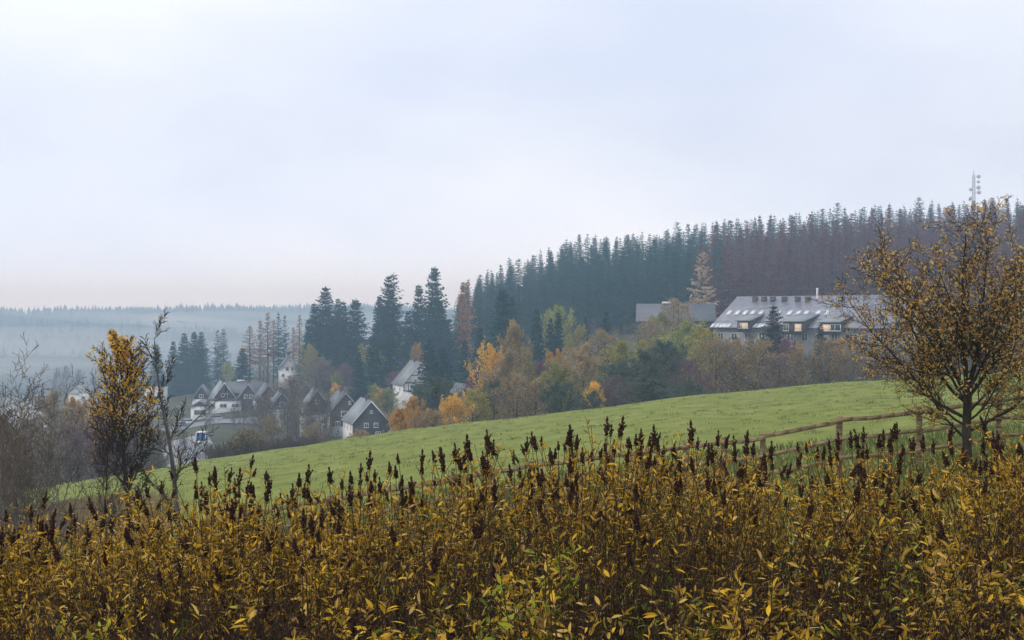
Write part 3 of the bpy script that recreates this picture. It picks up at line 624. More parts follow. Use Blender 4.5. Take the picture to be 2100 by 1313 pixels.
#@@HERO
# ---------------------------------------------------------------- near trees
def hero(name, T, loc, leaves, leafm, barkm, label, cat='tree', twigm=None, group=None, leaf_filter=None, lsize=.06, spread=.03, minr=.0032, droop=.4, tmpl='lance'):
    A = T.arr(); root = empty(name, loc, 0, label, cat, group)
    tr = MB(); 
    for l, n in ((0, 10), (1, 7)): tubes(tr, A[A[:, 8] == l], n)
    part('trunk', tr, barkm, root, True)
    cr = MB(); B = A[A[:, 8] >= 2].copy(); B[:, 6:8] = np.maximum(B[:, 6:8], minr); tubes(cr, B, 4)
    part('branches', cr, twigm or barkm, root)
    if leaves:
        B = A[A[:, 8] >= A[:, 8].max() - 1]
        if leaf_filter is not None: B = B[leaf_filter(B, T.r)]
        lb = MB(); P, D, Nn, Ln, Wd = twig_leaves(T.r, B, leaves, lsize, spread, droop); lb.leaves(P, D, Nn, Ln, Wd * .8, tmpl); part('leaves', lb, leafm, root)
    return root
# big ochre tree on the right
x0, y0 = XY(1984, 27.5); zb = g1(x0, y0) - .05
T = Tree(21); k = 27.5 / F           # metres per pixel at the tree
trunk = [np.array([0, 0, 0.]), np.array([.0, 0, .5]), np.array([-.01, .02, 1.0]), np.array([0.0, 0.0, 1.45]), np.array([0.015, 0, 1.75])]
rad = [.115, .09, .085, .082, .078]
for a, b, r0, r1 in zip(trunk[:-1], trunk[1:], rad[:-1], rad[1:]): T.seg.append((*a, *b, r0, r1, 0))
C = [None,
     dict(n=9, wob=.07, up=.045, taper=.86, start=.16, kids=2, ang=40, ratio=.40, fall=.45, rk=.55),
     dict(n=5, wob=.12, up=.05, taper=.8, start=.1, kids=2, ang=42, ratio=.48, fall=.4, rk=.6),
     dict(n=4, wob=.16, up=.03, taper=.75, start=.1, kids=1, ang=42, ratio=.6, fall=.3, rk=.7),
     dict(n=3, wob=.2, up=.0, taper=.7)]
limbs = [  # height on trunk, direction (x, y, z), length, radius
 (.78, (-1, -.15, .62), 2.6, .036), (.95, (1, .1, .45), 2.2, .04), (1.05, (-.75, .6, .45), 2.3, .032), (1.15, (.5, -.8, .5), 2.0, .03), (1.2, (-.95, -.1, .42), 2.9, .045),
 (1.3, (.7, .6, .5), 2.2, .035), (1.45, (-.6, -.6, .55), 2.5, .04), (1.5, (-.85, .25, .72), 3.0, .048), (1.6, (.75, -.1, .85), 2.7, .05), (1.7, (-.55, .1, 1.0), 3.2, .055),
 (1.72, (.35, .3, 1.15), 3.3, .055), (1.75, (-.12, -.1, 1.25), 3.5, .062), (1.75, (-.3, -.45, 1.0), 3.0, .042), (1.7, (.55, -.45, 1.0), 2.9, .042), (1.72, (.1, .6, 1.0), 2.9, .04), (1.74, (.15, -.12, 1.2), 3.4, .05), (1.6, (-.75, -.35, .8), 2.9, .04), (1.66, (.95, .25, .75), 2.7, .042)]
for h, d, Ln, r in limbs: T.branch(np.array([0, 0, h]), nrm(np.array(d, float)), Ln * (.93 if d[2] > .9 else 1.12), r * .8, 1, C)
hero('apple_tree', T, (x0, y0, zb), 10500, OCH, BARK, 'large spreading tree with sparse ochre leaves and many limbs before the wooden fence', lsize=.066, spread=.03)
# yellow topped birch
def birch(seed, H, spread_, r0, kids=2, up=.09, ang=42, ratio=.42, lean=(0, 0, 1), start=.08):
    T = Tree(seed)
    C = [dict(n=13, wob=.035, up=.03, taper=.9, start=start, kids=kids, ang=ang, ratio=ratio * spread_, fall=.62, rk=.42),
         dict(n=7, wob=.08, up=up, taper=.85, start=.12, kids=2, ang=32, ratio=.42, fall=.45, rk=.55),
         dict(n=4, wob=.12, up=.05, taper=.8, start=.1, kids=1, ang=32, ratio=.6, fall=.3, rk=.65),
         dict(n=3, wob=.15, up=.02, taper=.7)]
    T.branch(np.zeros(3), nrm(np.array(lean, float)), H, r0, 0, C); return T
def put(u, top, D): x, y = XY(u, D); z = g1(x, y) - .05; return (x, y, z), P3(u, top, D)[2] - z
loc, H = put(270, 668, 35)
T = Tree(11); zz_ = np.linspace(0, H * .9, 15); xx_ = -.06 * zz_ + .03 * np.sin(zz_ * 1.7)
for i in range(14): T.seg.append((xx_[i], 0, zz_[i], xx_[i + 1], .02 * math.sin(i), zz_[i + 1], .075 * (1 - i / 15.5), .075 * (1 - (i + 1) / 15.5), 0))
CB = [None, dict(n=8, wob=.05, up=.035, taper=.85, start=.18, kids=2, ang=30, ratio=.34, fall=.35, rk=.5), dict(n=4, wob=.10, up=.03, taper=.8, start=.1, kids=2, ang=32, ratio=.55, fall=.3, rk=.6), dict(n=3, wob=.13, up=.02, taper=.7)]
for i in range(34):
    f = .26 + .66 * (i / 34) + T.r.uniform(-.01, .01); az = i * 2.4 + T.r.uniform(-.3, .3); an = R(np.interp(f, [.26, .5, .92], [40, 34, 22])) * T.r.uniform(.85, 1.15)
    Ln = H * np.interp(f, [.26, .4, .6, .8, .92], [.19, .28, .27, .17, .08]) * T.r.uniform(.75, 1.05)
    T.branch(np.array([np.interp(H * f, zz_, xx_), 0, H * f * .97]), np.array([math.cos(az) * math.sin(an), math.sin(az) * math.sin(an), math.cos(an)]), Ln, .026 * (1.15 - f), 1, CB)
zt = T.arr()[:, 5].max()
hero('birch_tree', T, loc, 2500, BLD, BARK, 'slender tree whose upper half glows with yellow orange leaves, beside the bare leaning tree', lsize=.085, spread=.05, minr=.006,
     leaf_filter=lambda B, r: (B[:, 5] / zt + r.normal(0, .05, len(B)) > .62) & (r.random(len(B)) > .15))
loc, H = put(372, 664, 35.5)
T = birch(14, H * .95, .85, .085, kids=1, ratio=.36, ang=44, lean=(-.05, 0, 1), start=.22)
T.branch(np.array([-.1, 0, H * .52]), nrm(np.array([.75, 0, .62])), 1.7, .024, 1, [None] + [dict(n=7, wob=.04, up=.05, taper=.85, start=.3, kids=1, ang=30, ratio=.25, fall=.4, rk=.5), dict(n=3, wob=.1, up=.05, taper=.8)])
hero('bare_tree', T, loc, 26, BLD, BARKG, 'bare leaning young tree with one long branch reaching right, right of the yellow topped tree', lsize=.09, twigm=BARK, minr=.0065)
loc, H = put(212, 880, 33)
T = birch(15, H, .9, .03, kids=2, ratio=.5)
hero('sapling', T, loc, 0, None, BARK, 'small bare sapling standing left of the yellow topped tree', 'tree')
# bare multi-stemmed bushes, left edge
def bush(seed, H, n, tilt, r0=.022):
    T = Tree(seed)
    C = [dict(n=9, wob=.06, up=.05, taper=.85, start=.25, kids=1, ang=30, ratio=.42, fall=.5, rk=.55), dict(n=5, wob=.1, up=.06, taper=.8, start=.1, kids=1, ang=34, ratio=.55, fall=.4, rk=.6), dict(n=4, wob=.12, up=.03, taper=.8, start=.1, kids=1, ang=36, ratio=.6, fall=.3, rk=.7), dict(n=3, wob=.15, taper=.7)]
    for i in range(n):
        a = T.r.uniform(0, 6.28); s = T.r.uniform(.1, tilt); h = H * T.r.uniform(.7, 1.05)
        T.branch(np.array([math.cos(a) * .12, math.sin(a) * .12, 0]), nrm(np.array([math.cos(a) * s, math.sin(a) * s, 1])), h, r0 * T.r.uniform(.7, 1.2), 0, C)
    return T
GB = 'bare bushes at the left edge'
for j, (u, top, D, n, tilt, lab) in enumerate([
    (-28, 775, 33, 9, .55, 'tall bare many stemmed bush cut by the left picture edge'),
    (28, 800, 34.5, 8, .5, 'bare many stemmed bush second from the left edge'),
    (72, 795, 36, 6, .75, 'bare bush with long stems fanning right towards the birch'),
    (-60, 850, 30, 8, .6, 'bare bush mostly outside the left edge, nearest to the shrubs'),
    (0, 900, 38, 6, .5, 'lower bare bush at the left edge'),
    (112, 935, 39, 5, .5, 'low bare bush right of the fanning one')]):
    loc, H = put(u, top, D)
    hero('bare_bush', bush(40 + j, H, n, tilt), loc, 60 if j in (1, 2) else 0, BLD, BARKG, lab, 'bush', twigm=TWIG, group=GB, lsize=.07, minr=.005)
#@@FENCE
# ---------------------------------------------------------------- fence
WOOD = mat('weathered_fence_wood', [(0.10, 0.065, 0.035), (0.24, 0.165, 0.09), (0.34, 0.25, 0.15)], 5, bump=0.4, stretch=(.4, .4, 4), rough=.9)
fe = empty('wooden_fence', (P3(1566, 1011, 30)), 0, 'weathered three rail wooden fence crossing the meadow edge behind the shrubs', 'fence')
fo = np.array(fe.location)
us = [100, 180, 262, 345, 428, 511, 594, 677, 760, 843, 926, 1009, 1092, 1174, 1252, 1330, 1408, 1487, 1566, 1724, 1888, 2052, 2215, 2378, 2540, 2700]
ft = np.array([(100, 1128), (345, 1083), (561, 1044), (1135, 948), (1566, 897), (1724, 861), (1909, 842), (2051, 818), (2215, 800), (2700, 760)], float)
prev = None; rp = random.Random(3)
for i, u in enumerate(us):
    D = 30; tz = (CY - np.interp(u, ft[:, 0], ft[:, 1])) / F * D; x = (u - CX) / F * D; b = g1(x, D) - .2
    if tz - b < 1.1: b = tz - 1.35
    mb = MB(); c = np.array([x, D, 0]) - fo; r = .068 * rp.uniform(.9, 1.1)
    zs = np.linspace(b, tz + .06 + rp.uniform(0, .04), 6)
    pts = np.array([(c[0] + rp.uniform(-.008, .008), c[1] + .10, z - fo[2]) for z in zs])
    mb.tube(pts[:-1], pts[1:], r, r * .98, 12); n = 12
    th = np.arange(n) * 2 * math.pi / n; top = pts[-1]
    mb.add(np.concatenate([np.stack([np.cos(th) * r, np.sin(th) * r, np.zeros(n)], 1) + top, [top + (0, 0, .02)]]), [(k, (k + 1) % n, n) for k in range(n)])
    part('post', mb, WOOD, fe)
    if prev:
        for k, (dz, th_) in enumerate(((0, .09), (-.40, .075), (-.80, .075))):
            mb = MB(); a = np.array([prev[0] - .04, prev[1] - .01, prev[2] + dz + rp.uniform(-.02, .02)]); e = np.array([x + .04, D - .01 + (.012 if i % 2 else 0), tz + dz + rp.uniform(-.02, .02)])
            m_ = 6; P = [a + (e - a) * t / m_ + np.array([0, 0, rp.uniform(-.008, .008) - .02 * math.sin(math.pi * t / m_)]) for t in range(m_ + 1)]
            for q in range(m_):
                h0 = th_ / 2; p, s = P[q] - fo, P[q + 1] - fo
                mb.hexa([p + (0, -.03, -h0), s + (0, -.03, -h0), s + (0, .03, -h0), p + (0, .03, -h0)], [p + (0, -.03, h0), s + (0, -.03, h0), s + (0, .03, h0), p + (0, .03, h0)])
            part('rail', mb, WOOD, fe)
    prev = (x, D, tz)
#@@SHRUBS
# ---------------------------------------------------------------- spirea shrubs in the foreground
SKY = np.array([(-300, 1091), (0, 1091), (150, 1086), (260, 1076), (370, 1041), (450, 1021), (530, 1046), (620, 1051), (720, 1016), (850, 996), (950, 966), (1080, 951), (1180, 926), (1300, 921), (1420, 931), (1520, 948), (1650, 981), (1800, 951), (1900, 956), (2000, 936), (2100, 926), (2400, 921)], float)
def bush_top(x, D):
    u = CX + F * x / D; ysk = np.interp(u, SKY[:, 0], SKY[:, 1]); zs = (CY - ysk) / F
    zfar = zs * 9.0                      # crown height that makes the skyline at 9 m
    near = -1.22 + .16 * np.sin(x * 1.9 + D * 1.3) * np.cos(D * 2.1 - x * .8)
    t = np.clip((D - 5.0) / 3.4, 0, 1); t = t * t * (3 - 2 * t)
    z = near * (1 - t) + zfar * t
    return np.where(D > 9, zs * D - (D - 9) * .06, z)
def stems_gen(rng, bx, by, htop, lean=.16, leafn=34, side=3, leaf_len=.050, leaf_lo=.42):
    """returns dict of stem segments, leaves, tips with directions"""
    n = len(bx); zb = gz(bx, by); H = np.maximum(htop - zb, .4)
    ld = rng.normal(0, lean, (n, 2)) * H[:, None]; bend = rng.uniform(1.2, 2.2, n)
    def pos(i, s): return np.stack([bx[i] + ld[i, 0] * s ** bend[i], by[i] + ld[i, 1] * s ** bend[i], zb[i] + H[i] * s], 1)
    K = 7; segs = []; idx = np.arange(n)
    for k in range(K):
        s0, s1 = np.full(n, k / K), np.full(n, (k + 1) / K); r = .0048 * (1 - .6 * k / K); r2 = .0048 * (1 - .6 * (k + 1) / K)
        segs.append(np.c_[pos(idx, s0), pos(idx, s1), np.full(n, r), np.full(n, r2)])
    m = n * leafn; i = np.repeat(idx, leafn); s = leaf_lo + (1 - leaf_lo) * rng.random(m) ** .75
    P = pos(i, s); az = rng.uniform(0, 6.28, m); el = rng.normal(.45, .4, m)
    Dv = np.stack([np.cos(az) * np.cos(el), np.sin(az) * np.cos(el), np.sin(el)], 1); LP, LD = [P], [Dv]
    tips = [(pos(idx, np.ones(n)), pos(idx, np.ones(n)) - pos(idx, np.full(n, .93)))]
    for q in range(side):
        s = rng.uniform(.55, .93, n); B = pos(idx, s); az = rng.uniform(0, 6.28, n); ln = rng.uniform(.12, .34, n) * np.clip(H, .5, 1.6)
        d0 = np.stack([np.cos(az) * .75, np.sin(az) * .75, np.full(n, 1.)], 1); d0 /= np.linalg.norm(d0, axis=1, keepdims=True)
        M = B + d0 * (ln * .5)[:, None]; d1 = d0 + np.array([0, 0, .7]); d1 /= np.linalg.norm(d1, axis=1, keepdims=True); E = M + d1 * (ln * .5)[:, None]
        over = np.maximum(E[:, 2] - (zb + H * 1.02), 0); E[:, 2] -= over
        segs.append(np.c_[B, M, np.full(n, .0028), np.full(n, .0022)]); segs.append(np.c_[M, E, np.full(n, .0022), np.full(n, .0014)])
        ml = max(5, leafn // 4); i2 = np.repeat(idx, ml); t = rng.random((n * ml, 1)); Pp = np.where(t < .5, B[i2] + (M - B)[i2] * t * 2, M[i2] + (E - M)[i2] * (t * 2 - 1))
        az = rng.uniform(0, 6.28, n * ml); el = rng.normal(.5, .4, n * ml)
        LP.append(Pp); LD.append(np.stack([np.cos(az) * np.cos(el), np.sin(az) * np.cos(el), np.sin(el)], 1)); tips.append((E, d1))
    P = np.concatenate(LP); Dv = np.concatenate(LD); k = len(P)
    Nn = rng.normal(0, .45, (k, 3)); Nn[:, 2] += 1; Ln = leaf_len * rng.uniform(.55, 1.25, k)
    return np.concatenate(segs), (P, Dv, Nn, Ln, Ln * rng.uniform(.24, .36, k)), tips
def spike_template(seed, L=.11, W=.021):
    """cone of tiny seed capsules with short side plumes"""
    rng = np.random.default_rng(seed); mb = MB(); pts = []
    def plume(o, d, l, w, n):
        t = rng.random(n) ** .8; a = rng.uniform(0, 6.28, n); e1 = nrm(np.cross(d, [.3, 1, .1])); e2 = np.cross(d, e1)
        rr = w * (1 - t) ** .7 * rng.uniform(.35, 1, n) + .0015
        return o + d * (t * l)[:, None] + e1 * (np.cos(a) * rr)[:, None] + e2 * (np.sin(a) * rr)[:, None]
    pts.append(plume(np.zeros(3), UP, L, W * .75, 95))
    for _ in range(6):
        a = rng.uniform(0, 6.28); h = L * rng.uniform(0, .42); d = nrm(np.array([math.cos(a) * .62, math.sin(a) * .62, 1])); pts.append(plume(np.array([0, 0, h]), d, L * rng.uniform(.22, .42), W * .38, 18))
    P = np.concatenate(pts); n = len(P); s = rng.uniform(.0032, .0062, n)
    oc = np.array([(1, 0, 0), (-.5, .87, 0), (-.5, -.87, 0), (0, 0, 1.3), (0, 0, -1.3)]); fc = np.array([(0, 1, 3), (1, 2, 3), (2, 0, 3), (1, 0, 4), (2, 1, 4), (0, 2, 4)])
    V = P[:, None] + oc[None] * s[:, None, None]
    mb.add(V.reshape(-1, 3), (fc[None] + (np.arange(n) * 5)[:, None, None]).reshape(-1, 3)); mb.tube([(0, 0, -.01)], [(0, 0, L * .95)], .003, .001, 4)
    return mb
SPK = [spike_template(60 + i, L=l, W=w_) for i, (l, w_) in enumerate([(.125, .024), (.10, .026), (.15, .022), (.085, .024)])]
def basis(d):
    d = nrm(d); a = nrm(np.cross(d, [.2, 1, .1])); return np.stack([a, np.cross(d, a), d], 0)
rs = np.random.default_rng(33)
# thicket: clumped stems over the whole bank
ncl = 680
cy_ = 4.6 + 6.9 * rs.random(ncl) ** .85; cx_ = rs.uniform(-1, 1, ncl) * (.44 * cy_ + 1.5)
per = rs.integers(3, 7, ncl); ci = np.repeat(np.arange(ncl), per)
hb = bush_top(cx_, cy_) + rs.normal(-.04, .09, ncl) - .03 - np.where(cy_ < 8, np.abs(rs.normal(0, .16, ncl)), 0)
bx = cx_[ci] + rs.normal(0, .10, len(ci)); by = cy_[ci] + rs.normal(0, .10, len(ci)); tp = hb[ci] + rs.normal(-.05, .09, len(ci))
S, LV, tips = stems_gen(rs, bx, by, tp, leafn=48)
mb = MB(); mb.tube(S[:, 0:3], S[:, 3:6], S[:, 6], S[:, 7], 3, 0)
P, Dv, Nn, Ln, Wd = LV
pt = ns(P[:, 0] * 2.6 + 1, P[:, 1] * 2.2 + P[:, 2] * 3, 1.0) + .6 * ns(P[:, 0] * 6, P[:, 1] * 5 + P[:, 2] * 6, 1.0)
keepp = rs.random(len(P)) < np.where(P[:, 1] < 8.0, np.clip(.28 + .85 * pt, .03, 1), 1.0)
P, Dv, Nn, Ln, Wd = P[keepp], Dv[keepp], Nn[keepp], Ln[keepp], Wd[keepp]
# greener leaves in patches low on the near side
gre = (ns(P[:, 0] * 3 + 2, P[:, 1] * 3, 1.0) + rs.normal(0, .25, len(P)) > .5) & (P[:, 1] < 7.6)
for msk, mi in ((~gre, 1), (gre, 2)): mb.leaves(P[msk], Dv[msk], Nn[msk], Ln[msk] * (1.15 if mi == 2 else 1) * np.where(P[msk, 1] < 7.2, 1.15, .95), Wd[msk] * (1.2 if mi == 2 else 1) * np.where(P[msk, 1] < 7.2, 1.2, .95), 'lance', mi)
cnt = 0
for q, (E, d) in enumerate(tips):
    for k in range(len(E)):
        pr = (.12 if E[k, 1] > 8.2 else .10 if E[k, 1] > 6.8 else .03) if q == 0 else (.06 if E[k, 1] > 8 else .012)
        if rs.random() < pr:
            t_ = SPK[rs.integers(0, 4)]; V = np.concatenate(t_.v) * rs.uniform(.75, 1.15) @ basis(d[k] + UP * .02) + E[k]
            mb.add2(V, [np.concatenate(t_.f[kk]) for kk in (3, 4) if t_.f[kk]], 3); cnt += 1
# thin dead shoots filling the shade between the stems
nd = 10500; dy = 4.7 + 6.4 * rs.random(nd); dx = rs.uniform(-1, 1, nd) * (.44 * dy + 1.5); zb = gz(dx, dy); ht = bush_top(dx, dy) - rs.uniform(.12, .7, nd)
tl = rs.normal(0, .28, (nd, 2)); P0 = np.stack([dx, dy, zb], 1); P1 = np.stack([dx + tl[:, 0], dy + tl[:, 1], ht], 1); Mi = (P0 + P1) / 2 - np.c_[tl * .18, np.zeros(nd)]
mb.tube(P0, Mi, .0032, .0026, 3, 0); mb.tube(Mi, P1, .0026, .0012, 3, 0)
ob('spirea_thicket', mb.mesh('spirea_thicket', [SPST, SPI, SPIG, SPIKE]), label='dense thicket of yellowing spirea with thin brown stems filling the foreground', cat='shrubbery', kind='stuff')
print('thicket leaves', len(P), 'spikes', cnt)
# single shrubs standing out of the thicket, each with its own seed heads
spmesh = [s.mesh('flower_spike', SPIKE) for s in SPK]
SH = [(450, 928, 8.6, 7, 'shrub with the tallest single seed head at the left, before the lower meadow'), (392, 950, 8.9, 8, 'shrub with four dark spikes just left of the tallest left one'),
 (486, 962, 9.0, 5, 'shrub with two close spikes right of the tallest left one'), (315, 975, 9.3, 5, 'shrub between the birch foot and the leaning bare tree'), (238, 1008, 9.2, 6, 'shrub right below the birch trunk'),
 (150, 1018, 9.2, 5, 'shrub with two pointed spikes left of the birch'), (78, 1040, 9.1, 6, 'shrub with broad dark heads near the left edge'), (20, 1055, 9.0, 5, 'shrub at the very left edge'),
 (520, 960, 9.2, 3, 'shrub with a single tall spike over the meadow left of centre'), (608, 955, 8.8, 4, 'shrub with two long bare stems and small spikes over the meadow'), (690, 958, 9.0, 5, 'shrub in the dip left of centre with short spikes'),
 (735, 940, 8.9, 7, 'shrub with a dense bunch of spikes left of centre'), (775, 950, 9.1, 5, 'shrub right of the dense bunch left of centre'), (842, 928, 9.0, 6, 'shrub with thin upright spikes before the mid meadow'),
 (880, 918, 9.2, 6, 'shrub with stacked spikes left of the lone high one'), (960, 898, 9.0, 8, 'shrub with paired black spikes below the olive trees'), (1012, 888, 8.9, 4, 'shrub with one high spike left of the central bunch'),
 (1060, 895, 9.0, 7, 'shrub with many slim spikes left of the central bunch'), (1115, 885, 9.1, 7, 'shrub directly left of the thick central bunch'), (1175, 866, 8.6, 12, 'shrub with the thickest dark bunch of seed heads in the centre'),
 (1230, 852, 8.8, 6, 'shrub carrying the highest spike of all in the centre'), (1285, 880, 9.0, 7, 'shrub right of the highest central spike'), (1315, 865, 8.9, 6, 'shrub with a tall dark spike right of centre'),
 (1358, 878, 9.1, 6, 'shrub with a row of spikes below the dark pair of trees'), (1400, 885, 9.0, 5, 'shrub with low spikes right of centre'), (1448, 876, 9.0, 6, 'shrub with two spikes before the right meadow'),
 (1500, 874, 8.8, 5, 'shrub with a tall spike left of the first fence post'), (1542, 888, 9.0, 4, 'shrub with a slanting spike touching the first fence post'), (1600, 905, 9.2, 5, 'shrub below the first fence bay'),
 (1692, 895, 9.1, 4, 'shrub left of the second fence post'), (1745, 890, 9.0, 6, 'shrub in front of the second fence post'), (1802, 862, 8.5, 8, 'shrub with leaning plumed head right of the second fence post'),
 (1838, 868, 8.7, 8, 'shrub with a wide ragged head left of the big tree trunk'), (1912, 892, 9.0, 5, 'shrub just left of the big tree trunk'), (2005, 890, 9.0, 6, 'shrub just right of the big tree trunk'), (2062, 862, 8.8, 7, 'shrub with high spikes near the right edge'), (2095, 885, 8.9, 5, 'shrub at the very right edge'),
 (640, 1040, 7.6, 8, 'near shrub with a cluster of dark leaning heads left of centre'), (1190, 905, 8.0, 6, 'nearer shrub just below the thick central bunch'), (1500, 930, 8.0, 6, 'near shrub with dark columns of heads right of centre')]
for j, (u, ty, D, nst, lab) in enumerate(SH):
    x, y, zt_ = pxt(u, ty, D); rg = np.random.default_rng(900 + j); zb = g1(x, y)
    root = empty('spirea_shrub', (x, y, zb), 0, lab, 'shrub', 'spirea shrubs standing out of the thicket'); o3 = np.array([x, y, zb])
    bxs = x + rg.normal(0, .05, nst) ; bys = y + rg.normal(0, .05, nst); tz = zt_ - .11 - np.abs(rg.normal(0, .15, nst)); tz[0] = zt_ - .12
    bxs[0] = x; S, LV, tips = stems_gen(rg, bxs, bys, tz, lean=.05, leafn=38, side=2)
    mb = MB(); mb.tube(S[:, 0:3] - o3, S[:, 3:6] - o3, S[:, 6], S[:, 7], 4); part('stems', mb, SPST, root)
    P, Dv, Nn, Ln, Wd = LV; mb = MB(); kp = P[:, 2] < zt_ - .10; mb.leaves(P[kp] - o3, Dv[kp], Nn[kp], Ln[kp], Wd[kp], 'lance'); part('leaves', mb, SPI, root)
    for q, (E, d) in enumerate(tips):
        for k in range(len(E)):
            if q == 0 or rg.random() < .3:
                s = ob('flower_spike', spmesh[rg.integers(0, 4)], root); B = basis(d[k]); sc1 = rg.uniform(.65, 1.02) * (1 if q == 0 else .7)
                M = Matrix([[*(B[:, 0] * sc1)], [*(B[:, 1] * sc1)], [*(B[:, 2] * sc1)]]).to_4x4(); M.translation = Vector(E[k] - o3); s.matrix_local = M
# dry grass band at the near edge of the meadow, left; and rough grass along the fence
DRY = leafmat('dry_grass_blades', [(0.13, 0.09, 0.045), (0.26, 0.19, 0.10), (0.36, 0.29, 0.17)], rnd=0)
GRN = leafmat('rough_grass_blades', [(0.06, 0.08, 0.02), (0.12, 0.15, 0.04), (0.22, 0.21, 0.08)], rnd=0)
rg = np.random.default_rng(3)
n = 26000; gy = rg.uniform(44, 74, n); gu = -120 + 500 * rg.random(n) ** 1.3; gx = (gu - CX) / F * gy
P = np.stack([gx, gy, gz(gx, gy)], 1); D = rg.normal(0, .22, (n, 3)); D[:, 2] = 1; ln = rg.uniform(.3, .75, n) * np.clip((400 - gu) / 150, .2, 1) * np.clip((76 - gy) / 12, .3, 1)
mb = MB(); mb.leaves(P, D, rg.normal(0, 1, (n, 3)), ln, ln * .07); ob('dry_grass', mb.mesh('dry_grass', DRY), label='pale brown dry grass where the meadow begins at left', cat='grass', kind='stuff')
n = 80000; gy = 24 + 20 * rg.random(n); gx = rg.uniform(-.58, .58, n) * gy; P = np.stack([gx, gy, gz(gx, gy)], 1); D = rg.normal(0, .3, (n, 3)); D[:, 2] = 1; ln = rg.uniform(.08, .3, n)
mb = MB(); mb.leaves(P, D, rg.normal(0, 1, (n, 3)), ln, ln * .09); ob('rough_grass', mb.mesh('rough_grass', GRN), label='rough green grass along the wooden fence', cat='grass', kind='stuff')
nt_ = 2600; ty_ = 42 + 100 * rg.random(nt_) ** .8; tx_ = rg.uniform(-.5, .5, nt_) * ty_; i_ = np.repeat(np.arange(nt_), 16); n = len(i_); gx = tx_[i_] + rg.normal(0, .16, n); gy = ty_[i_] + rg.normal(0, .16, n)
P = np.stack([gx, gy, gz(gx, gy)], 1); D = rg.normal(0, .5, (n, 3)); D[:, 2] = 1; ln = rg.uniform(.06, .17, n) * rg.uniform(.6, 1.3, nt_)[i_]
mb = MB(); mb.leaves(P, D, rg.normal(0, 1, (n, 3)), ln, ln * .16); ob('meadow_tufts', mb.mesh('meadow_tufts', leafmat('tuft_blades', [(0.05, 0.07, 0.016), (0.13, 0.16, 0.03), (0.30, 0.27, 0.09)], rnd=0)), label='small darker and straw coloured grass tufts scattered over the meadow', cat='grass', kind='stuff')
#@@HOUSES
# ---------------------------------------------------------------- buildings
WHITE = mat('white_render', [(0.62, 0.63, 0.63), (0.78, 0.78, 0.77)], 1.2, rough=.9)
CREAM = mat('grey_render', [(0.26, 0.25, 0.25), (0.36, 0.35, 0.35)], 1.2, rough=.9)
SLATE = mat('slate_roof', [(0.08, 0.085, 0.10), (0.17, 0.175, 0.20)], 1.6, rough=.55, bump=.3, spec=.5, stretch=(1, 3, 3))
SLATEP = mat('pale_wet_slate_roof', [(0.16, 0.18, 0.19), (0.30, 0.32, 0.33)], 1.2, rough=.42, bump=.3, spec=.5, stretch=(1, 3, 3))
DSLATE = mat('dark_slate_cladding', [(0.028, 0.027, 0.032), (0.075, 0.065, 0.065)], 2.5, rough=.7, bump=.3)
BROWNC = mat('brown_timber_cladding', [(0.05, 0.03, 0.026), (0.11, 0.065, 0.055)], 2.5, rough=.8, bump=.3)
FRAME = mat('white_window_frame', [(0.72, 0.72, 0.72), (0.8, 0.8, 0.8)], 3, rough=.5)
GLASS = mat('window_glass', [(0.02, 0.024, 0.03), (0.05, 0.06, 0.07)], 1, rough=.08, spec=.6)
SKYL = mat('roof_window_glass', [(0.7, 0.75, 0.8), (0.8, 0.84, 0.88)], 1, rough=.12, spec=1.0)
LIT = mat('lit_window', [(0.7, 0.5, 0.3), (0.8, 0.6, 0.4)], 1, emit=(1.0, .68, .44, .20))
LAMP = mat('lamp_glow', [(0.9, 0.8, 0.5), (0.9, 0.8, 0.6)], 1, emit=(1.0, .80, .42, 3.0))
TIMB = mat('dark_timber_beams', [(0.03, 0.024, 0.02), (0.06, 0.05, 0.045)], 3)
BRICKC = mat('chimney_brick', [(0.06, 0.045, 0.04), (0.13, 0.09, 0.075)], 3)
def window(parent, c, w, h, face='front', lit=False, bars=1):
    """c: centre on the wall; face: front (-y) / left (-x) / right (+x)"""
    fr, pn = MB(), MB(); t = .10
    def B(mb, dx, dz, sx, sz, off, dp):
        if face == 'front': mb.box((c[0] + dx, c[1] - off, c[2] + dz), (sx, dp, sz))
        else:
            s = -1 if face == 'left' else 1; mb.box((c[0] + s * off, c[1] + dx, c[2] + dz), (dp, sx, sz))
    B(fr, 0, h / 2 - t / 2, w, t, .02, .10); B(fr, 0, -h / 2 + t / 2 - .02, w + .2, t + .04, .05, .16)
    B(fr, -w / 2 + t / 2, -.0, t, h - 2 * t, .02, .10); B(fr, w / 2 - t / 2, 0, t, h - 2 * t, .02, .10)
    for k in range(bars): B(fr, (k + 1) * w / (bars + 1) - w / 2, 0, .07, h - 2 * t, .02, .09)
    B(pn, 0, 0, w - 2 * t, h - 2 * t, .003, .05)
    f = part('window', fr, FRAME, parent); part('pane', pn, LIT if lit else GLASS, f); return f
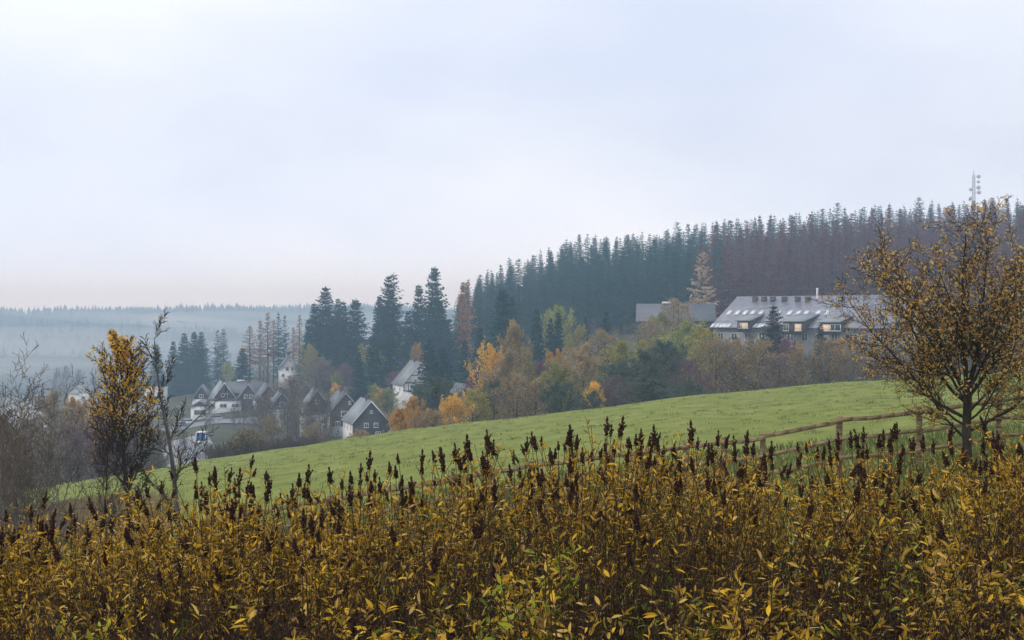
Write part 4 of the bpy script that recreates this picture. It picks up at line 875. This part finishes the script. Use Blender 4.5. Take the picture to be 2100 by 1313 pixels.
def house(u, ay, D, W, Ln, rot, rise, wallh, label, roofm=SLATE, wallm=WHITE, gable=DSLATE, gz0=None, wins=(), chim=(.5,), name='gabled_house', group=None, side_wins=0, over=.35, lit=(), door=None, base_drop=3):
    """u, ay, D put the front gable apex; rot: the ridge turned to the left (radians)"""
    a = P3(u, ay, D); zb = a[2] - rise - wallh
    root = empty(name, (a[0], a[1], zb), rot, label, 'house', group)
    # front gable is at local y = 0, the ridge runs to +y
    w = W / 2; e = wallh; top = wallh + rise; g0 = e if gz0 is None else gz0
    mb = MB(); mb.box((0, Ln / 2, (e - base_drop) / 2), (W, Ln, e + base_drop)); 
    mb.prism([(-w, Ln, e), (w, Ln, e), (0, Ln, top - .1)], (0, -Ln + .02, 0)); part('wall', mb, wallm, root)
    if gable:
        mb = MB(); k = (top - g0) / (top - e) if g0 > e else 1
        poly = [(-w * min(1, k), -.06, g0), (w * min(1, k), -.06, g0)] + ([(w, -.06, e), (0, -.06, top - .12), (-w, -.06, e)] if g0 < e - .01 else [(0, -.06, top - .12)])
        mb.prism(poly, (0, .055, 0)); part('gable_cladding', mb, gable, root)
    mb = MB(); th = .22; sl = math.hypot(w, rise); ox = over * w / sl * 1.5; oz = over * rise / sl * 1.5
    for s in (-1, 1):
        p0 = np.array([0, 0, top]); p1 = np.array([s * (w + ox), 0, e - oz]); nn = np.array([s * rise / sl, 0, w / sl]) * th
        q = [p0, p1, p1 + nn, p0 + np.array([0, 0, th * sl / w])]
        lo = [v + np.array([0, -over, 0]) for v in q]; hi = [v + np.array([0, Ln + over, 0]) for v in q]
        mb.hexa(lo, hi)
    rf_ = part('roof', mb, roofm, root)
    fb = MB()   # pale barge boards along the front verge
    for s in (-1, 1):
        p0 = np.array([0, -over - .05, top - .1]); p1 = np.array([s * (w + ox), -over - .05, e - oz - .1]); up = np.array([0, 0, .30])
        fb.hexa([p0, p1, p1 + (0, .045, 0), p0 + (0, .045, 0)], [p0 + up, p1 + up, p1 + up + (0, .045, 0), p0 + up + (0, .045, 0)])
    part('barge_board', fb, FRAME if roofm is SLATEP else mat('grey_board', [(0.25, .25, .27), (0.35, .35, .37)], 2), root)
    for f in chim:
        mb = MB(); mb.box((.0, Ln * f, top + .35), (.75, .75, 1.5)); mb.box((.0, Ln * f, top + 1.14), (.9, .9, .1)); part('chimney', mb, BRICKC, rf_)
    for i, (x, z, ww, hh) in enumerate(wins): window(root, (x, -.065 if (gable and z > g0) else 0, z), ww, hh, 'front', lit=i in lit)
    for k in range(side_wins):
        yy_ = Ln * (k + .5) / side_wins
        for s, f in ((-1, 'left'), (1, 'right')): window(root, (s * w, yy_, e - 1.3), 1.1, 1.2, f)
    if door is not None:
        mb = MB(); mb.box((door, -.05, 1.05), (1.0, .12, 2.1)); d = part('door', mb, TIMB, root); mb = MB(); mb.box((door + .35, -.13, 1.05), (.04, .05, .16)); part('handle', mb, FRAME, d)
    return root
VG = 'gabled houses of the village'
house(761, 824, 320, 8.4, 13.5, R(16), 4.7, 5.2, 'large dark slate gabled house with pale wet roof right at the meadow edge', roofm=SLATEP, gz0=.4, wins=[(-1.1, 4.6, 1.0, 1.1), (1.1, 4.6, 1.0, 1.1), (1.6, 2.2, 1.2, 1.9), (0, 7.6, .6, .7)], chim=(.35,), side_wins=3, group=VG)
house(709, 807, 345, 7.6, 12, R(16), 4.3, 5.2, 'brown gabled house with a chimney just left behind the large dark slate house', gable=BROWNC, gz0=1.5, wins=[(1.0, 7.2, .6, .9), (-.4, 4.6, 1.5, 1.3), (-2, 2.2, 1.2, 1.2)], chim=(.55,), side_wins=2, group=VG)
house(651, 801, 350, 6.2, 10, R(14), 4.0, 6.0, 'brown gabled house with white lower wall behind two bare trees', gable=BROWNC, gz0=4.2, wins=[(0, 7.2, 1.0, 1.0), (-1.6, 2.6, 1.2, 1.2), (1.4, 2.4, 1.1, 1.3)], chim=(.5,), side_wins=2, group=VG, door=.2)
house(578, 806, 365, 6.0, 10, R(14), 3.9, 5.4, 'dark slate gabled house with white lower wall right of the row of three gables', gz0=4.6, wins=[(0, 6.4, 1.2, 1.0), (-1.4, 2.4, 1.2, 1.2), (1.4, 2.4, 1.1, 1.3)], chim=(.5,), side_wins=2, group=VG)
house(551, 790, 415, 7.0, 11, R(16), 4.3, 4.6, 'third gable of the village row, with brown front and chimney', gable=BROWNC, gz0=1.0, wins=[(-.9, 4.8, 1.0, 1.0), (.9, 4.8, 1.0, 1.0)], chim=(.25,), side_wins=2, group=VG)
house(509, 789, 425, 6.6, 13, R(10), 4.4, 4.2, 'middle gable of the village row, dark front with a pale double window', gable=DSLATE, gz0=.8, wins=[(-.7, 5.1, 1.1, 1.1), (.9, 5.1, 1.1, 1.1)], chim=(.6,), side_wins=2, group=VG)
house(460, 786, 432, 7.0, 12, R(18), 4.7, 2.6, 'left gable of the village row, dark front beside a pale roof slope and white wall', roofm=SLATEP, gz0=2.5, wins=[(0, 3.6, 1.9, 1.1), (-1.6, 1.3, 1.2, 1.2), (1.6, 1.3, 1.2, 1.2)], chim=(.2,), side_wins=2, group=VG)
house(413, 792, 440, 5.4, 9, R(8), 3.9, 4.4, 'small steep dark gable left of the village row', gz0=4.3, wins=[(0, 5.2, 1.4, 1.0), (0, 2.4, 1.4, 1.2)], chim=(), side_wins=2, group=VG)
house(594, 731, 470, 6.6, 9.5, R(12), 4.0, 3.6, 'small white gabled house with dark roof on the slope under the orange larches', gable=None, wins=[(-.85, 3.5, 1.1, 1.3), (.85, 3.5, 1.1, 1.3), (0, 6.1, .6, .7), (-2.2, 1.3, 1.0, 1.1)], chim=(.7,), side_wins=2, group=VG)
h = house(862, 744, 372, 9.6, 11, R(18), 5.6, 6.0, 'white half timbered house with pale roof half hidden by near black spruces', roofm=SLATEP, gable=None, wins=[(-2.2, 5.3, 1.1, 1.2), (-.4, 7.6, .9, 1.0), (-2.4, 2.2, 1.1, 1.3), (.6, 5.3, 1.1, 1.2), (.6, 2.2, 1.1, 1.3)], chim=(.5,), side_wins=2, group=VG)
mb = MB()
for z in (4.3, 6.4, 8.3):
    ww = 9.5 if z < 6.1 else 9.5 * (11.6 - z) / 5.6; mb.box((0, -.05, z), (ww - .3, .09, .2))
for x in (-4.4, -3.2, -1.3, .1, 1.6, 3.2, 4.4): mb.box((x, -.055, 5.2), (.18, .085, 1.6))
part('timber_beam', mb, TIMB, h)
house(962, 792, 290, 4.6, 8, R(22), 3.4, 4.0, 'small house of which only a grey gable tip shows among trees left of centre', gable=CREAM, wins=[(0, 4.9, .7, .8)], chim=(), group=VG)
house(816, 886, 190, 3.2, 2.6, R(20), 1.2, 2.2, 'low grey shed roof peeping over the meadow right of the dark slate house', gable=CREAM, wins=[(0, 1.5, .7, .6)], chim=(), group=VG, name='garden_shed')
# lesser village buildings
def flat(u, ty, D, W, Ln, h, rot, label, m=WHITE, roofm=DSLATE, wins=2, lit=False, name='garage', cat='garage'):
    a = P3(u, ty, D); root = empty(name, (a[0], a[1], a[2] - h), rot, label, cat)
    mb = MB(); mb.box((0, Ln / 2, h / 2 - 1.5), (W, Ln, h + 3 - .2)); part('wall', mb, m, root)
    mb = MB(); mb.box((0, Ln / 2, h + .02), (W + .5, Ln + .5, .24)); part('roof', mb, roofm, root)
    for k in range(wins): window(root, (-W / 2 + W * (k + .5) / wins, 0, h * .55), min(2.2, W / wins * .6), h * .35, 'front', lit=lit and k == 0)
    return root
flat(458, 821, 424, 10.5, 6, 3.6, R(4), 'long white low building below the left gable of the village row', wins=3, name='low_building', cat='building')
house(410, 823, 405, 5.2, 8, R(5), 1.5, 2.9, 'white double garage with a low dark gable by the village road', gz0=2.9, wins=[(0, 1.2, 3.4, 1.5)], chim=(), name='garage_building', group=None)
flat(318, 792, 470, 7, 8, 6.5, R(10), 'white two storey building partly behind the yellow birch', m=WHITE, wins=2, name='white_building', cat='building')
flat(570, 838, 352, 4.6, 6, 4.5, R(8), 'white annex with windows below the dark slate gable', wins=2, name='annex', cat='building')
flat(637, 850, 338, 4.5, 5, 4.5, R(12), 'white garage wall beneath the brown gable behind bare trees', wins=1, name='annex', cat='building')
flat(1083, 812, 232, 8.6, 8, 4.6, R(4), 'long pale blue grey building glimpsed between tree trunks at the meadow edge', m=CREAM, wins=4, name='pale_building', cat='building', lit=True)
FG = 'far hazy roofs at the left'
for (u, ay, D, W, lab) in [(30, 815, 560, 9, 'far pale roofed house behind the bushes at the left edge'), (70, 822, 540, 8, 'far house second from the left edge'), (178, 790, 600, 9, 'far hazy house behind the birch branches at left'), (255, 808, 520, 8, 'far hazy house right behind the birch trunk'),
                           (5, 835, 500, 8, 'far grey house at the very left edge'), (300, 815, 500, 7, 'far hazy house between the birch and the leaning bare tree'), (110, 838, 480, 7, 'far house low among the tan trees at left')]:
    house(u, ay, D, W, 10, R(35), 3.6, 4.2, lab, roofm=SLATEP, gable=None, wins=[(-1.5, 2.5, 1.2, 1.3), (1.5, 2.5, 1.2, 1.3)], chim=(.5,), group=FG)
# farm roof under the forest
def wide_house(u0, u1, ry, D, theta, run, rise, wallh, label):
    a = P3(u0, ry, D); b = (u1 - u0) / F * D / math.cos(theta)
    root = empty('farm_building', (a[0], a[1], a[2] - rise - wallh), -theta, label, 'building')
    mb = MB(); top = rise + wallh
    mb.prism([(0, -run + .4, -4), (0, run - .4, -4), (0, run - .4, wallh), (0, 0, top - .15), (0, -run + .4, wallh)], (b, 0, 0)); part('wall', mb, BROWNC, root)
    rb = MB(); th = .25
    for s in (-1, 1):
        q = [np.array([-.5, 0, top]), np.array([-.5, s * run, wallh - .2]), np.array([-.5, s * run, wallh - .2 + th]), np.array([-.5, 0, top + th])]
        rb.hexa(q, [v + (b + 1, 0, 0) for v in q])
    rf_ = part('roof', rb, SLATE, root); mb = MB(); mb.box((b * .38, 0, top + .5), (2.4, .6, .5)); part('roof_vent', mb, FRAME, rf_)
    return root
wide_house(466, 540, 784, 442, R(3), 5, 3.2, 4, 'long grey roof behind the village row of gables')
wide_house(1309, 1460, 625, 365, R(6), 7, 4.2, 2, 'grey roofed farm building under the forest left of the hotel')
# ---------------------------------------------------------------- the long hotel
TH = R(38); HD = 345.0
a0 = P3(1512, 611, HD); HW = 45.0; RUN, RISE = 13.2, 7.4
hot = empty('hotel', tuple(a0), -TH, 'long hotel with big grey roof, rows of roof windows and lit dormers', 'hotel')
ax = np.array([math.cos(TH), -math.sin(TH), 0]); ay_ = np.array([math.sin(TH), math.cos(TH), 0])
SL = math.hypot(RUN, RISE); nf = np.array([0, -RISE / SL, RUN / SL])      # local normal of the front slope (faces -y, up)
def toL(p): d = p - a0; return np.array([d @ ax, d @ ay_, d[2]])
def roof_hit(u, y, off=0.0):
    r = np.array([(u - CX) / F, 1, (CY - y) / F]); rl = np.array([r @ ax, r @ ay_, r[2]]); o = toL(np.zeros(3))
    t = (off - nf @ o) / (nf @ rl); return o + rl * t
mb = MB(); EY, EZ = -RUN, -RISE
mb.prism([(.5, EY + .9, -14), (.5, 11, -14), (.5, 11, -6.3), (.5, 0, -.3), (.5, EY + .9, EZ + .2)], (HW - 1, 0, 0)); part('wall', mb, CREAM, hot)
mb = MB(); mb.prism([(HW - .5, EY + .9, EZ - .2), (HW - .5, 11, EZ - .2), (HW - .5, 11, -6.3), (HW - .5, 0, -.3), (HW - .5, EY + .9, EZ + .2)], (.08, 0, 0)); part('gable_cladding', mb, BROWNC, hot)
HROOF = mat('hotel_slate_roof', [(0.15, 0.145, 0.18), (0.25, 0.245, 0.29), (0.34, 0.33, 0.37)], .5, rough=.4, bump=.3, spec=.5, stretch=(1, 2.5, 2.5), detail=9)
rb = MB(); th = .3
for (yy_, zz_) in ((EY, EZ), (11.6, -6.6)):
    q = [np.array([0, 0, 0]), np.array([0, yy_, zz_]), np.array([0, yy_, zz_ + th]), np.array([0, 0, th])]; rb.hexa(q, [v + (HW, 0, 0) for v in q])
hroof = part('roof', rb, HROOF, hot)
mb = MB(); mb.box((HW / 2, EY - .06, EZ + .1), (HW, .14, .18)); part('gutter', mb, BROWNC, hroof)
dn = np.array([0, EY, EZ]) / SL
def slabwin(c, w, l):
    for nm, ww, ll, h0, m in (('roof_window', w, l, .16, FRAME), ('pane', w - .24, l - .24, .20, SKYL)):
        mb = MB(); X = np.array([ww / 2, 0, 0]); Y = dn * ll / 2; b = [c - X - Y, c + X - Y, c + X + Y, c - X + Y]
        mb.hexa([v + nf * .02 for v in b], [v + nf * h0 for v in b])
        if nm == 'roof_window': f = part(nm, mb, m, hroof)
        else: part(nm, mb, m, f)
off = th * RUN / SL
for u in (1496, 1513, 1529, 1544, 1561, 1596, 1620, 1638, 1654, 1678, 1697): slabwin(roof_hit(u, 642, off), 1.0, 1.9)
for u in (1462, 1471, 1479.5, 1487, 1495, 1540, 1548, 1557, 1564): slabwin(roof_hit(u, 668.5, off), .85, 1.7)
for u in (1549, 1567, 1585, 1609, 1636, 1657, 1725):
    c = roof_hit(u, 617, off); mb = MB(); mb.box(c + (0, 0, .25), (1.15, .9, 1.2)); mb.box(c + (0, 0, .9), (1.3, 1.05, .1)); part('chimney', mb, BRICKC, hroof)
c = roof_hit(1676, 613, off); mb = MB(); mb.tube([c], [c + (0, 0, 2.2)], .22, .22, 10); mb.tube([c + (0, 0, 2.2)], [c + (0, 0, 2.5)], .3, .3, 10); part('flue', mb, FRAME, hroof)
def dormer(uL, uR, yb, ytop_r, w_wins, lits, h=2.4):
    """shed dormer: front wall stands on the slope at the level of yb"""
    A, B = roof_hit(uL, yb, off), roof_hit(uR, yb, off); xl, xr = A[0], B[0]; y0 = (A[1] + B[1]) / 2; z0 = (A[2] + B[2]) / 2; z1 = z0 + h
    slope = RISE / RUN; back = y0 + (h + .3) / (slope - .18)      # low pitched dormer roof meets the main slope
    zr = off + back * slope
    mb = MB(); q = [np.array([xl, y0, z0 - .3]), np.array([xl, y0, z1]), np.array([xl, back, zr])]; mb.prism(q, (xr - xl, 0, 0)); d = part('dormer', mb, BROWNC, hot)
    mb = MB(); q = [np.array([xl - .35, y0 - .5, z1 - .02]), np.array([xr + .35, y0 - .5, z1 - .02]), np.array([xr + .35, back, zr + .05]), np.array([xl - .35, back, zr + .05])]
    mb.hexa(q, [v + (0, 0, .2) for v in q]); part('dormer_roof', mb, SLATEP, d)
    for k, (f, ww) in enumerate(w_wins): window(d, (xl + (xr - xl) * f, y0, z0 + h * .52), ww, h * .62, 'front', lit=k in lits)
dormer(1512, 1538, 678, 660, [(.55, 1.9), (.25, .8)], (0,), 2.2)
dormer(1606, 1648, 684, 655, [(.15, 1.2), (.74, 1.6)], (1,), 2.6)
dormer(1682, 1722, 684, 660, [(.27, 2.6), (.76, 2.8)], (0,), 2.4)
for k in range(12): window(hot, (2.4 + k * 3.6, EY + .9, EZ - 1.9), 1.6, 1.7, 'front', lit=False)
c = toL(P3(1651, 699, 328)); mb = MB(); mb.tube([(c[0], EY + .80, EZ - 1.0)], [(c[0], EY + .55, EZ - 1.0)], .24, .24, 12); mb.box((c[0], EY + .53, EZ - 1.0), (.4, .06, .4)); part('wall_lamp', mb, LAMP, hot)
flat(1848, 640, 318, 12, 9, 8, R(-12), 'white building behind the branches of the big ochre tree right of the hotel', wins=4, name='white_building', cat='building')
# ---------------------------------------------------------------- lattice mast on the ridge
STEEL = mat('grey_galvanised_steel', [(0.25, 0.27, 0.31), (0.36, 0.38, 0.42)], 2, rough=.5, metal=.3)
md = 640; mp_ = P3(1997, 348, md); mbz = g1(mp_[0], md); root = empty('radio_mast', (mp_[0], md, mbz), 0, 'grey lattice radio mast with dish antennas rising over the forest at right', 'mast'); Hm = mp_[2] - mbz
mb = MB(); 
def wz(z): return 1.3 * (1 - .55 * z / Hm)
nl = 22; zz_ = np.linspace(0, Hm - 2.5, nl + 1)
for a in range(4):
    th0, th1 = a * math.pi / 2 + .5, (a + 1) * math.pi / 2 + .5
    p = lambda t, z: np.array([math.cos(t) * wz(z), math.sin(t) * wz(z), z])
    for k in range(nl):
        mb.tube([p(th0, zz_[k])], [p(th0, zz_[k + 1])], .13, .13, 4); mb.tube([p(th0, zz_[k])], [p(th1, zz_[k + 1])], .07, .07, 4); mb.tube([p(th0, zz_[k])], [p(th1, zz_[k])], .07, .07, 4)
part('lattice', mb, STEEL, root)
mb = MB(); mb.tube([(0, 0, Hm - 2.8)], [(0, 0, Hm)], .16, .08, 6); part('aerial', mb, STEEL, root)
for k, (dx, dz, r) in enumerate([(2.0, 3.2, .85), (1.9, 8.2, .95), (2.1, 10.3, .9), (-1.6, 9.0, .8), (1.9, 5.6, .7), (-1.7, 13.0, .8)]):
    mb = MB(); c = np.array([dx, -.6, Hm - dz]); mb.tube([c], [c + (0, -.5, 0)], r, r * .95, 16); mb.tube([c + (0, -.5, 0)], [c + (0, -.8, 0)], r * .95, .05, 16); mb.tube([c], [(dx * .35, 0, Hm - dz)], .09, .09, 5); part('dish_antenna', mb, mat('antenna_white', [(0.4, .43, .5), (0.5, .52, .58)], 1), root)
# ---------------------------------------------------------------- vehicles
def car(u, y, D, rot, colr, label, group='cars parked in the village', van=False):
    x, yy_ = XY(u, D); root = empty('parked_van' if van else 'parked_car', (x, yy_, g1(x, yy_) + .4), rot, label, 'van' if van else 'car', group)
    paint = mat('paint_' + '_'.join(str(int(c * 99)) for c in colr), [colr, tuple(c * 1.06 for c in colr)], 2, rough=.3, spec=.6)
    w = .87; hb, ht = (.95, 1.95) if van else (.88, 1.45)
    prof = [(-2.1, .32), (2.1, .32), (2.15, .62), (2.05, .8), (1.15, hb), (-1.75, hb + .02), (-2.12, .85)]
    mb = MB(); mb.prism([(-w, p[0], p[1]) for p in prof], (2 * w, 0, 0)); part('body', mb, paint, root)
    cab = [(-1.72, hb - .02), (1.12, hb - .02), (.45 if not van else .9, ht), (-1.25 if not van else -1.7, ht)]
    mb = MB(); n_ = 4; lo = [np.array([-w + .03, c[0], c[1]]) for c in cab]
    mb.add([(-w + .03, *cab[0]), (-w + .03, *cab[1]), (-w + .17, *cab[2]), (-w + .17, *cab[3]), (w - .03, *cab[0]), (w - .03, *cab[1]), (w - .17, *cab[2]), (w - .17, *cab[3])], [(0, 1, 2, 3), (7, 6, 5, 4), (0, 4, 5, 1), (1, 5, 6, 2), (3, 7, 4, 0)][:5]); part('windows', mb, GLASS, root)
    mb = MB(); r0, r1 = cab[3][0], cab[2][0]; mb.box((0, (r0 + r1) / 2, ht + .02), (2 * w - .32, r1 - r0 + .1, .06)); part('roof', mb, paint, root)
    for sx_ in (-1, 1):
        for yy2 in (-1.3, 1.3):
            mb = MB(); a = np.array([sx_ * (w - .12), yy2, .31]); b = np.array([sx_ * (w + .03), yy2, .31]); mb.tube([a], [b], .31, .31, 16); wl = part('wheel', mb, mat('tyre_rubber', [(.02, .02, .02), (.04, .04, .04)], 5), root)
            mb = MB(); mb.tube([b], [b + (sx_ * .02, 0, 0)], .19, .17, 12); th = np.arange(12) * math.pi / 6; c2 = b + (sx_ * .02, 0, 0)
            mb.add(np.concatenate([[c2 + (0, math.sin(t) * .17, math.cos(t) * .17) for t in th], [c2]]), [(i_, (i_ + 1) % 12, 12) for i_ in range(12)]); part('rim', mb, STEEL, wl)
        mb = MB(); mb.box((sx_ * .62, 2.12, .66), (.32, .08, .16)); part('headlight', mb, FRAME, root)
        mb = MB(); mb.box((sx_ * .66, -2.12, .72), (.26, .06, .18)); part('tail_light', mb, mat('red_lens', [(.3, .02, .02), (.4, .03, .03)], 2), root)
    return root
car(694, 905, 318, R(180), (0.03, 0.06, 0.05), 'dark green car parked left of the large dark slate house')
car(563, 890, 338, R(70), (0.03, 0.05, 0.12), 'dark blue car on the pale driveway among bushes')
car(382, 850, 385, R(80), (0.6, 0.62, 0.64), 'white car on the village road left of the garages')
car(368, 850, 378, R(85), (0.12, 0.14, 0.16), 'dark grey car on the village road behind the leaning bare tree')
car(440, 850, 380, R(95), (0.45, 0.47, 0.5), 'silver car on the village road in front of the long white building')
# small lorry with a blue box body
lp = P3(412, 900, 290); lz = g1(lp[0], lp[1]) + .4; lo = empty('lorry', (lp[0], lp[1], lz), R(8), 'small white lorry with a bright blue box body on the pale yard', 'lorry')
BLU = mat('blue_lorry_box', [(0.03, 0.10, 0.30), (0.04, 0.13, 0.36)], 2, rough=.5)
mb = MB(); mb.box((0, 2.0, 1.75), (1.9, 4.2, 1.6)); bx_ = part('cargo_box', mb, BLU, lo)
mb = MB()
for sx_ in (-1, 1): mb.box((sx_ * .96, -.12, 1.75), (.14, .1, 1.75))
mb.box((0, -.12, 2.62), (2.06, .12, .14)); mb.box((0, 2.0, 2.6), (1.96, 4.24, .1)); part('frame', mb, FRAME, bx_)
mb = MB(); mb.box((0, 2.6, .75), (1.8, 6.0, .3)); mb.box((0, -.3, .72), (1.95, .3, .34)); part('chassis', mb, FRAME, lo)
mb = MB(); mb.prism([(-.92, 4.3, .7), (-.92, 5.9, .7), (-.92, 5.8, 1.5), (-.92, 5.3, 2.2), (-.92, 4.3, 2.2)], (1.84, 0, 0)); part('cab', mb, FRAME, lo)
for sx_ in (-1, 1):
    for yy2 in (.7, 4.9): mb = MB(); mb.tube([(sx_ * .7, yy2, .4)], [(sx_ * .96, yy2, .4)], .4, .4, 16); part('wheel', mb, MATS['tyre_rubber'], lo)
#@@HAZE
# ---------------------------------------------------------------- haze
hz = MB(); hz.box((0, 1730, -6), (12400, 4000, 160)); hm = bpy.data.materials.new('haze'); hm.use_nodes = True; t = hm.node_tree; t.nodes.clear()
vo = N(t, 'ShaderNodeOutputMaterial'); pv = N(t, 'ShaderNodeVolumePrincipled'); pv.inputs['Color'].default_value = (0.57, 0.79, 1.0, 1); pv.inputs['Absorption Color'].default_value = (1, 1, 1, 1); pv.inputs['Density'].default_value = 0.00056; pv.inputs['Anisotropy'].default_value = 0.1
t.links.new(pv.outputs[0], vo.inputs['Volume'])
ob('haze', hz.mesh('haze', hm), label='thin blue grey haze filling the valley air', cat='haze', kind='stuff')
mh = bpy.data.materials.new('mist'); mh.use_nodes = True; t = mh.node_tree; t.nodes.clear()
vo = N(t, 'ShaderNodeOutputMaterial'); pv = N(t, 'ShaderNodeVolumePrincipled'); pv.inputs['Color'].default_value = (0.93, 0.97, 1.0, 1); pv.inputs['Absorption Color'].default_value = (1, 1, 1, 1); pv.inputs['Density'].default_value = 0.0013
t.links.new(pv.outputs[0], vo.inputs['Volume'])
mb = MB()
for (u, y, D, rx, ry, rz, til) in [(90, 700, 1500, 300, 150, 16, 0), (330, 657, 2050, 190, 140, 9, .05), (520, 672, 1850, 210, 90, 12, .09), (330, 728, 1150, 240, 110, 12, .02), (-60, 765, 900, 150, 90, 10, 0), (640, 650, 2120, 160, 60, 9, .03), (880, 680, 1500, 200, 150, 14, 0)]:
    c = P3(u, y, D); a_, b_ = 20, 11; V = []
    for i in range(b_):
        ph = math.pi * (i + .5) / b_
        for j in range(a_):
            th = 2 * math.pi * j / a_; w_ = 1 + .18 * math.sin(3 * th + u) + .12 * math.sin(5 * th + D)
            x, y_, z = rx * math.sin(ph) * math.cos(th) * w_, ry * math.sin(ph) * math.sin(th) * w_, rz * math.cos(ph); V.append((c[0] + x, c[1] + y_, c[2] + z - x * til))
    V.append((c[0], c[1], c[2] + rz)); V.append((c[0], c[1], c[2] - rz)); q = [(i * a_ + j, (i + 1) * a_ + j, (i + 1) * a_ + (j + 1) % a_, i * a_ + (j + 1) % a_) for i in range(b_ - 1) for j in range(a_)]
    tri = [(len(V) - 2, j, (j + 1) % a_) for j in range(a_)] + [(len(V) - 1, (b_ - 1) * a_ + (j + 1) % a_, (b_ - 1) * a_ + j) for j in range(a_)]
    mb.add2(np.array(V), [q, tri])
ob('valley_mist', mb.mesh('valley_mist', mh), label='pale wisps of low mist drifting along the far wooded hill', cat='mist', kind='stuff')
print('objects', len(bpy.data.objects))
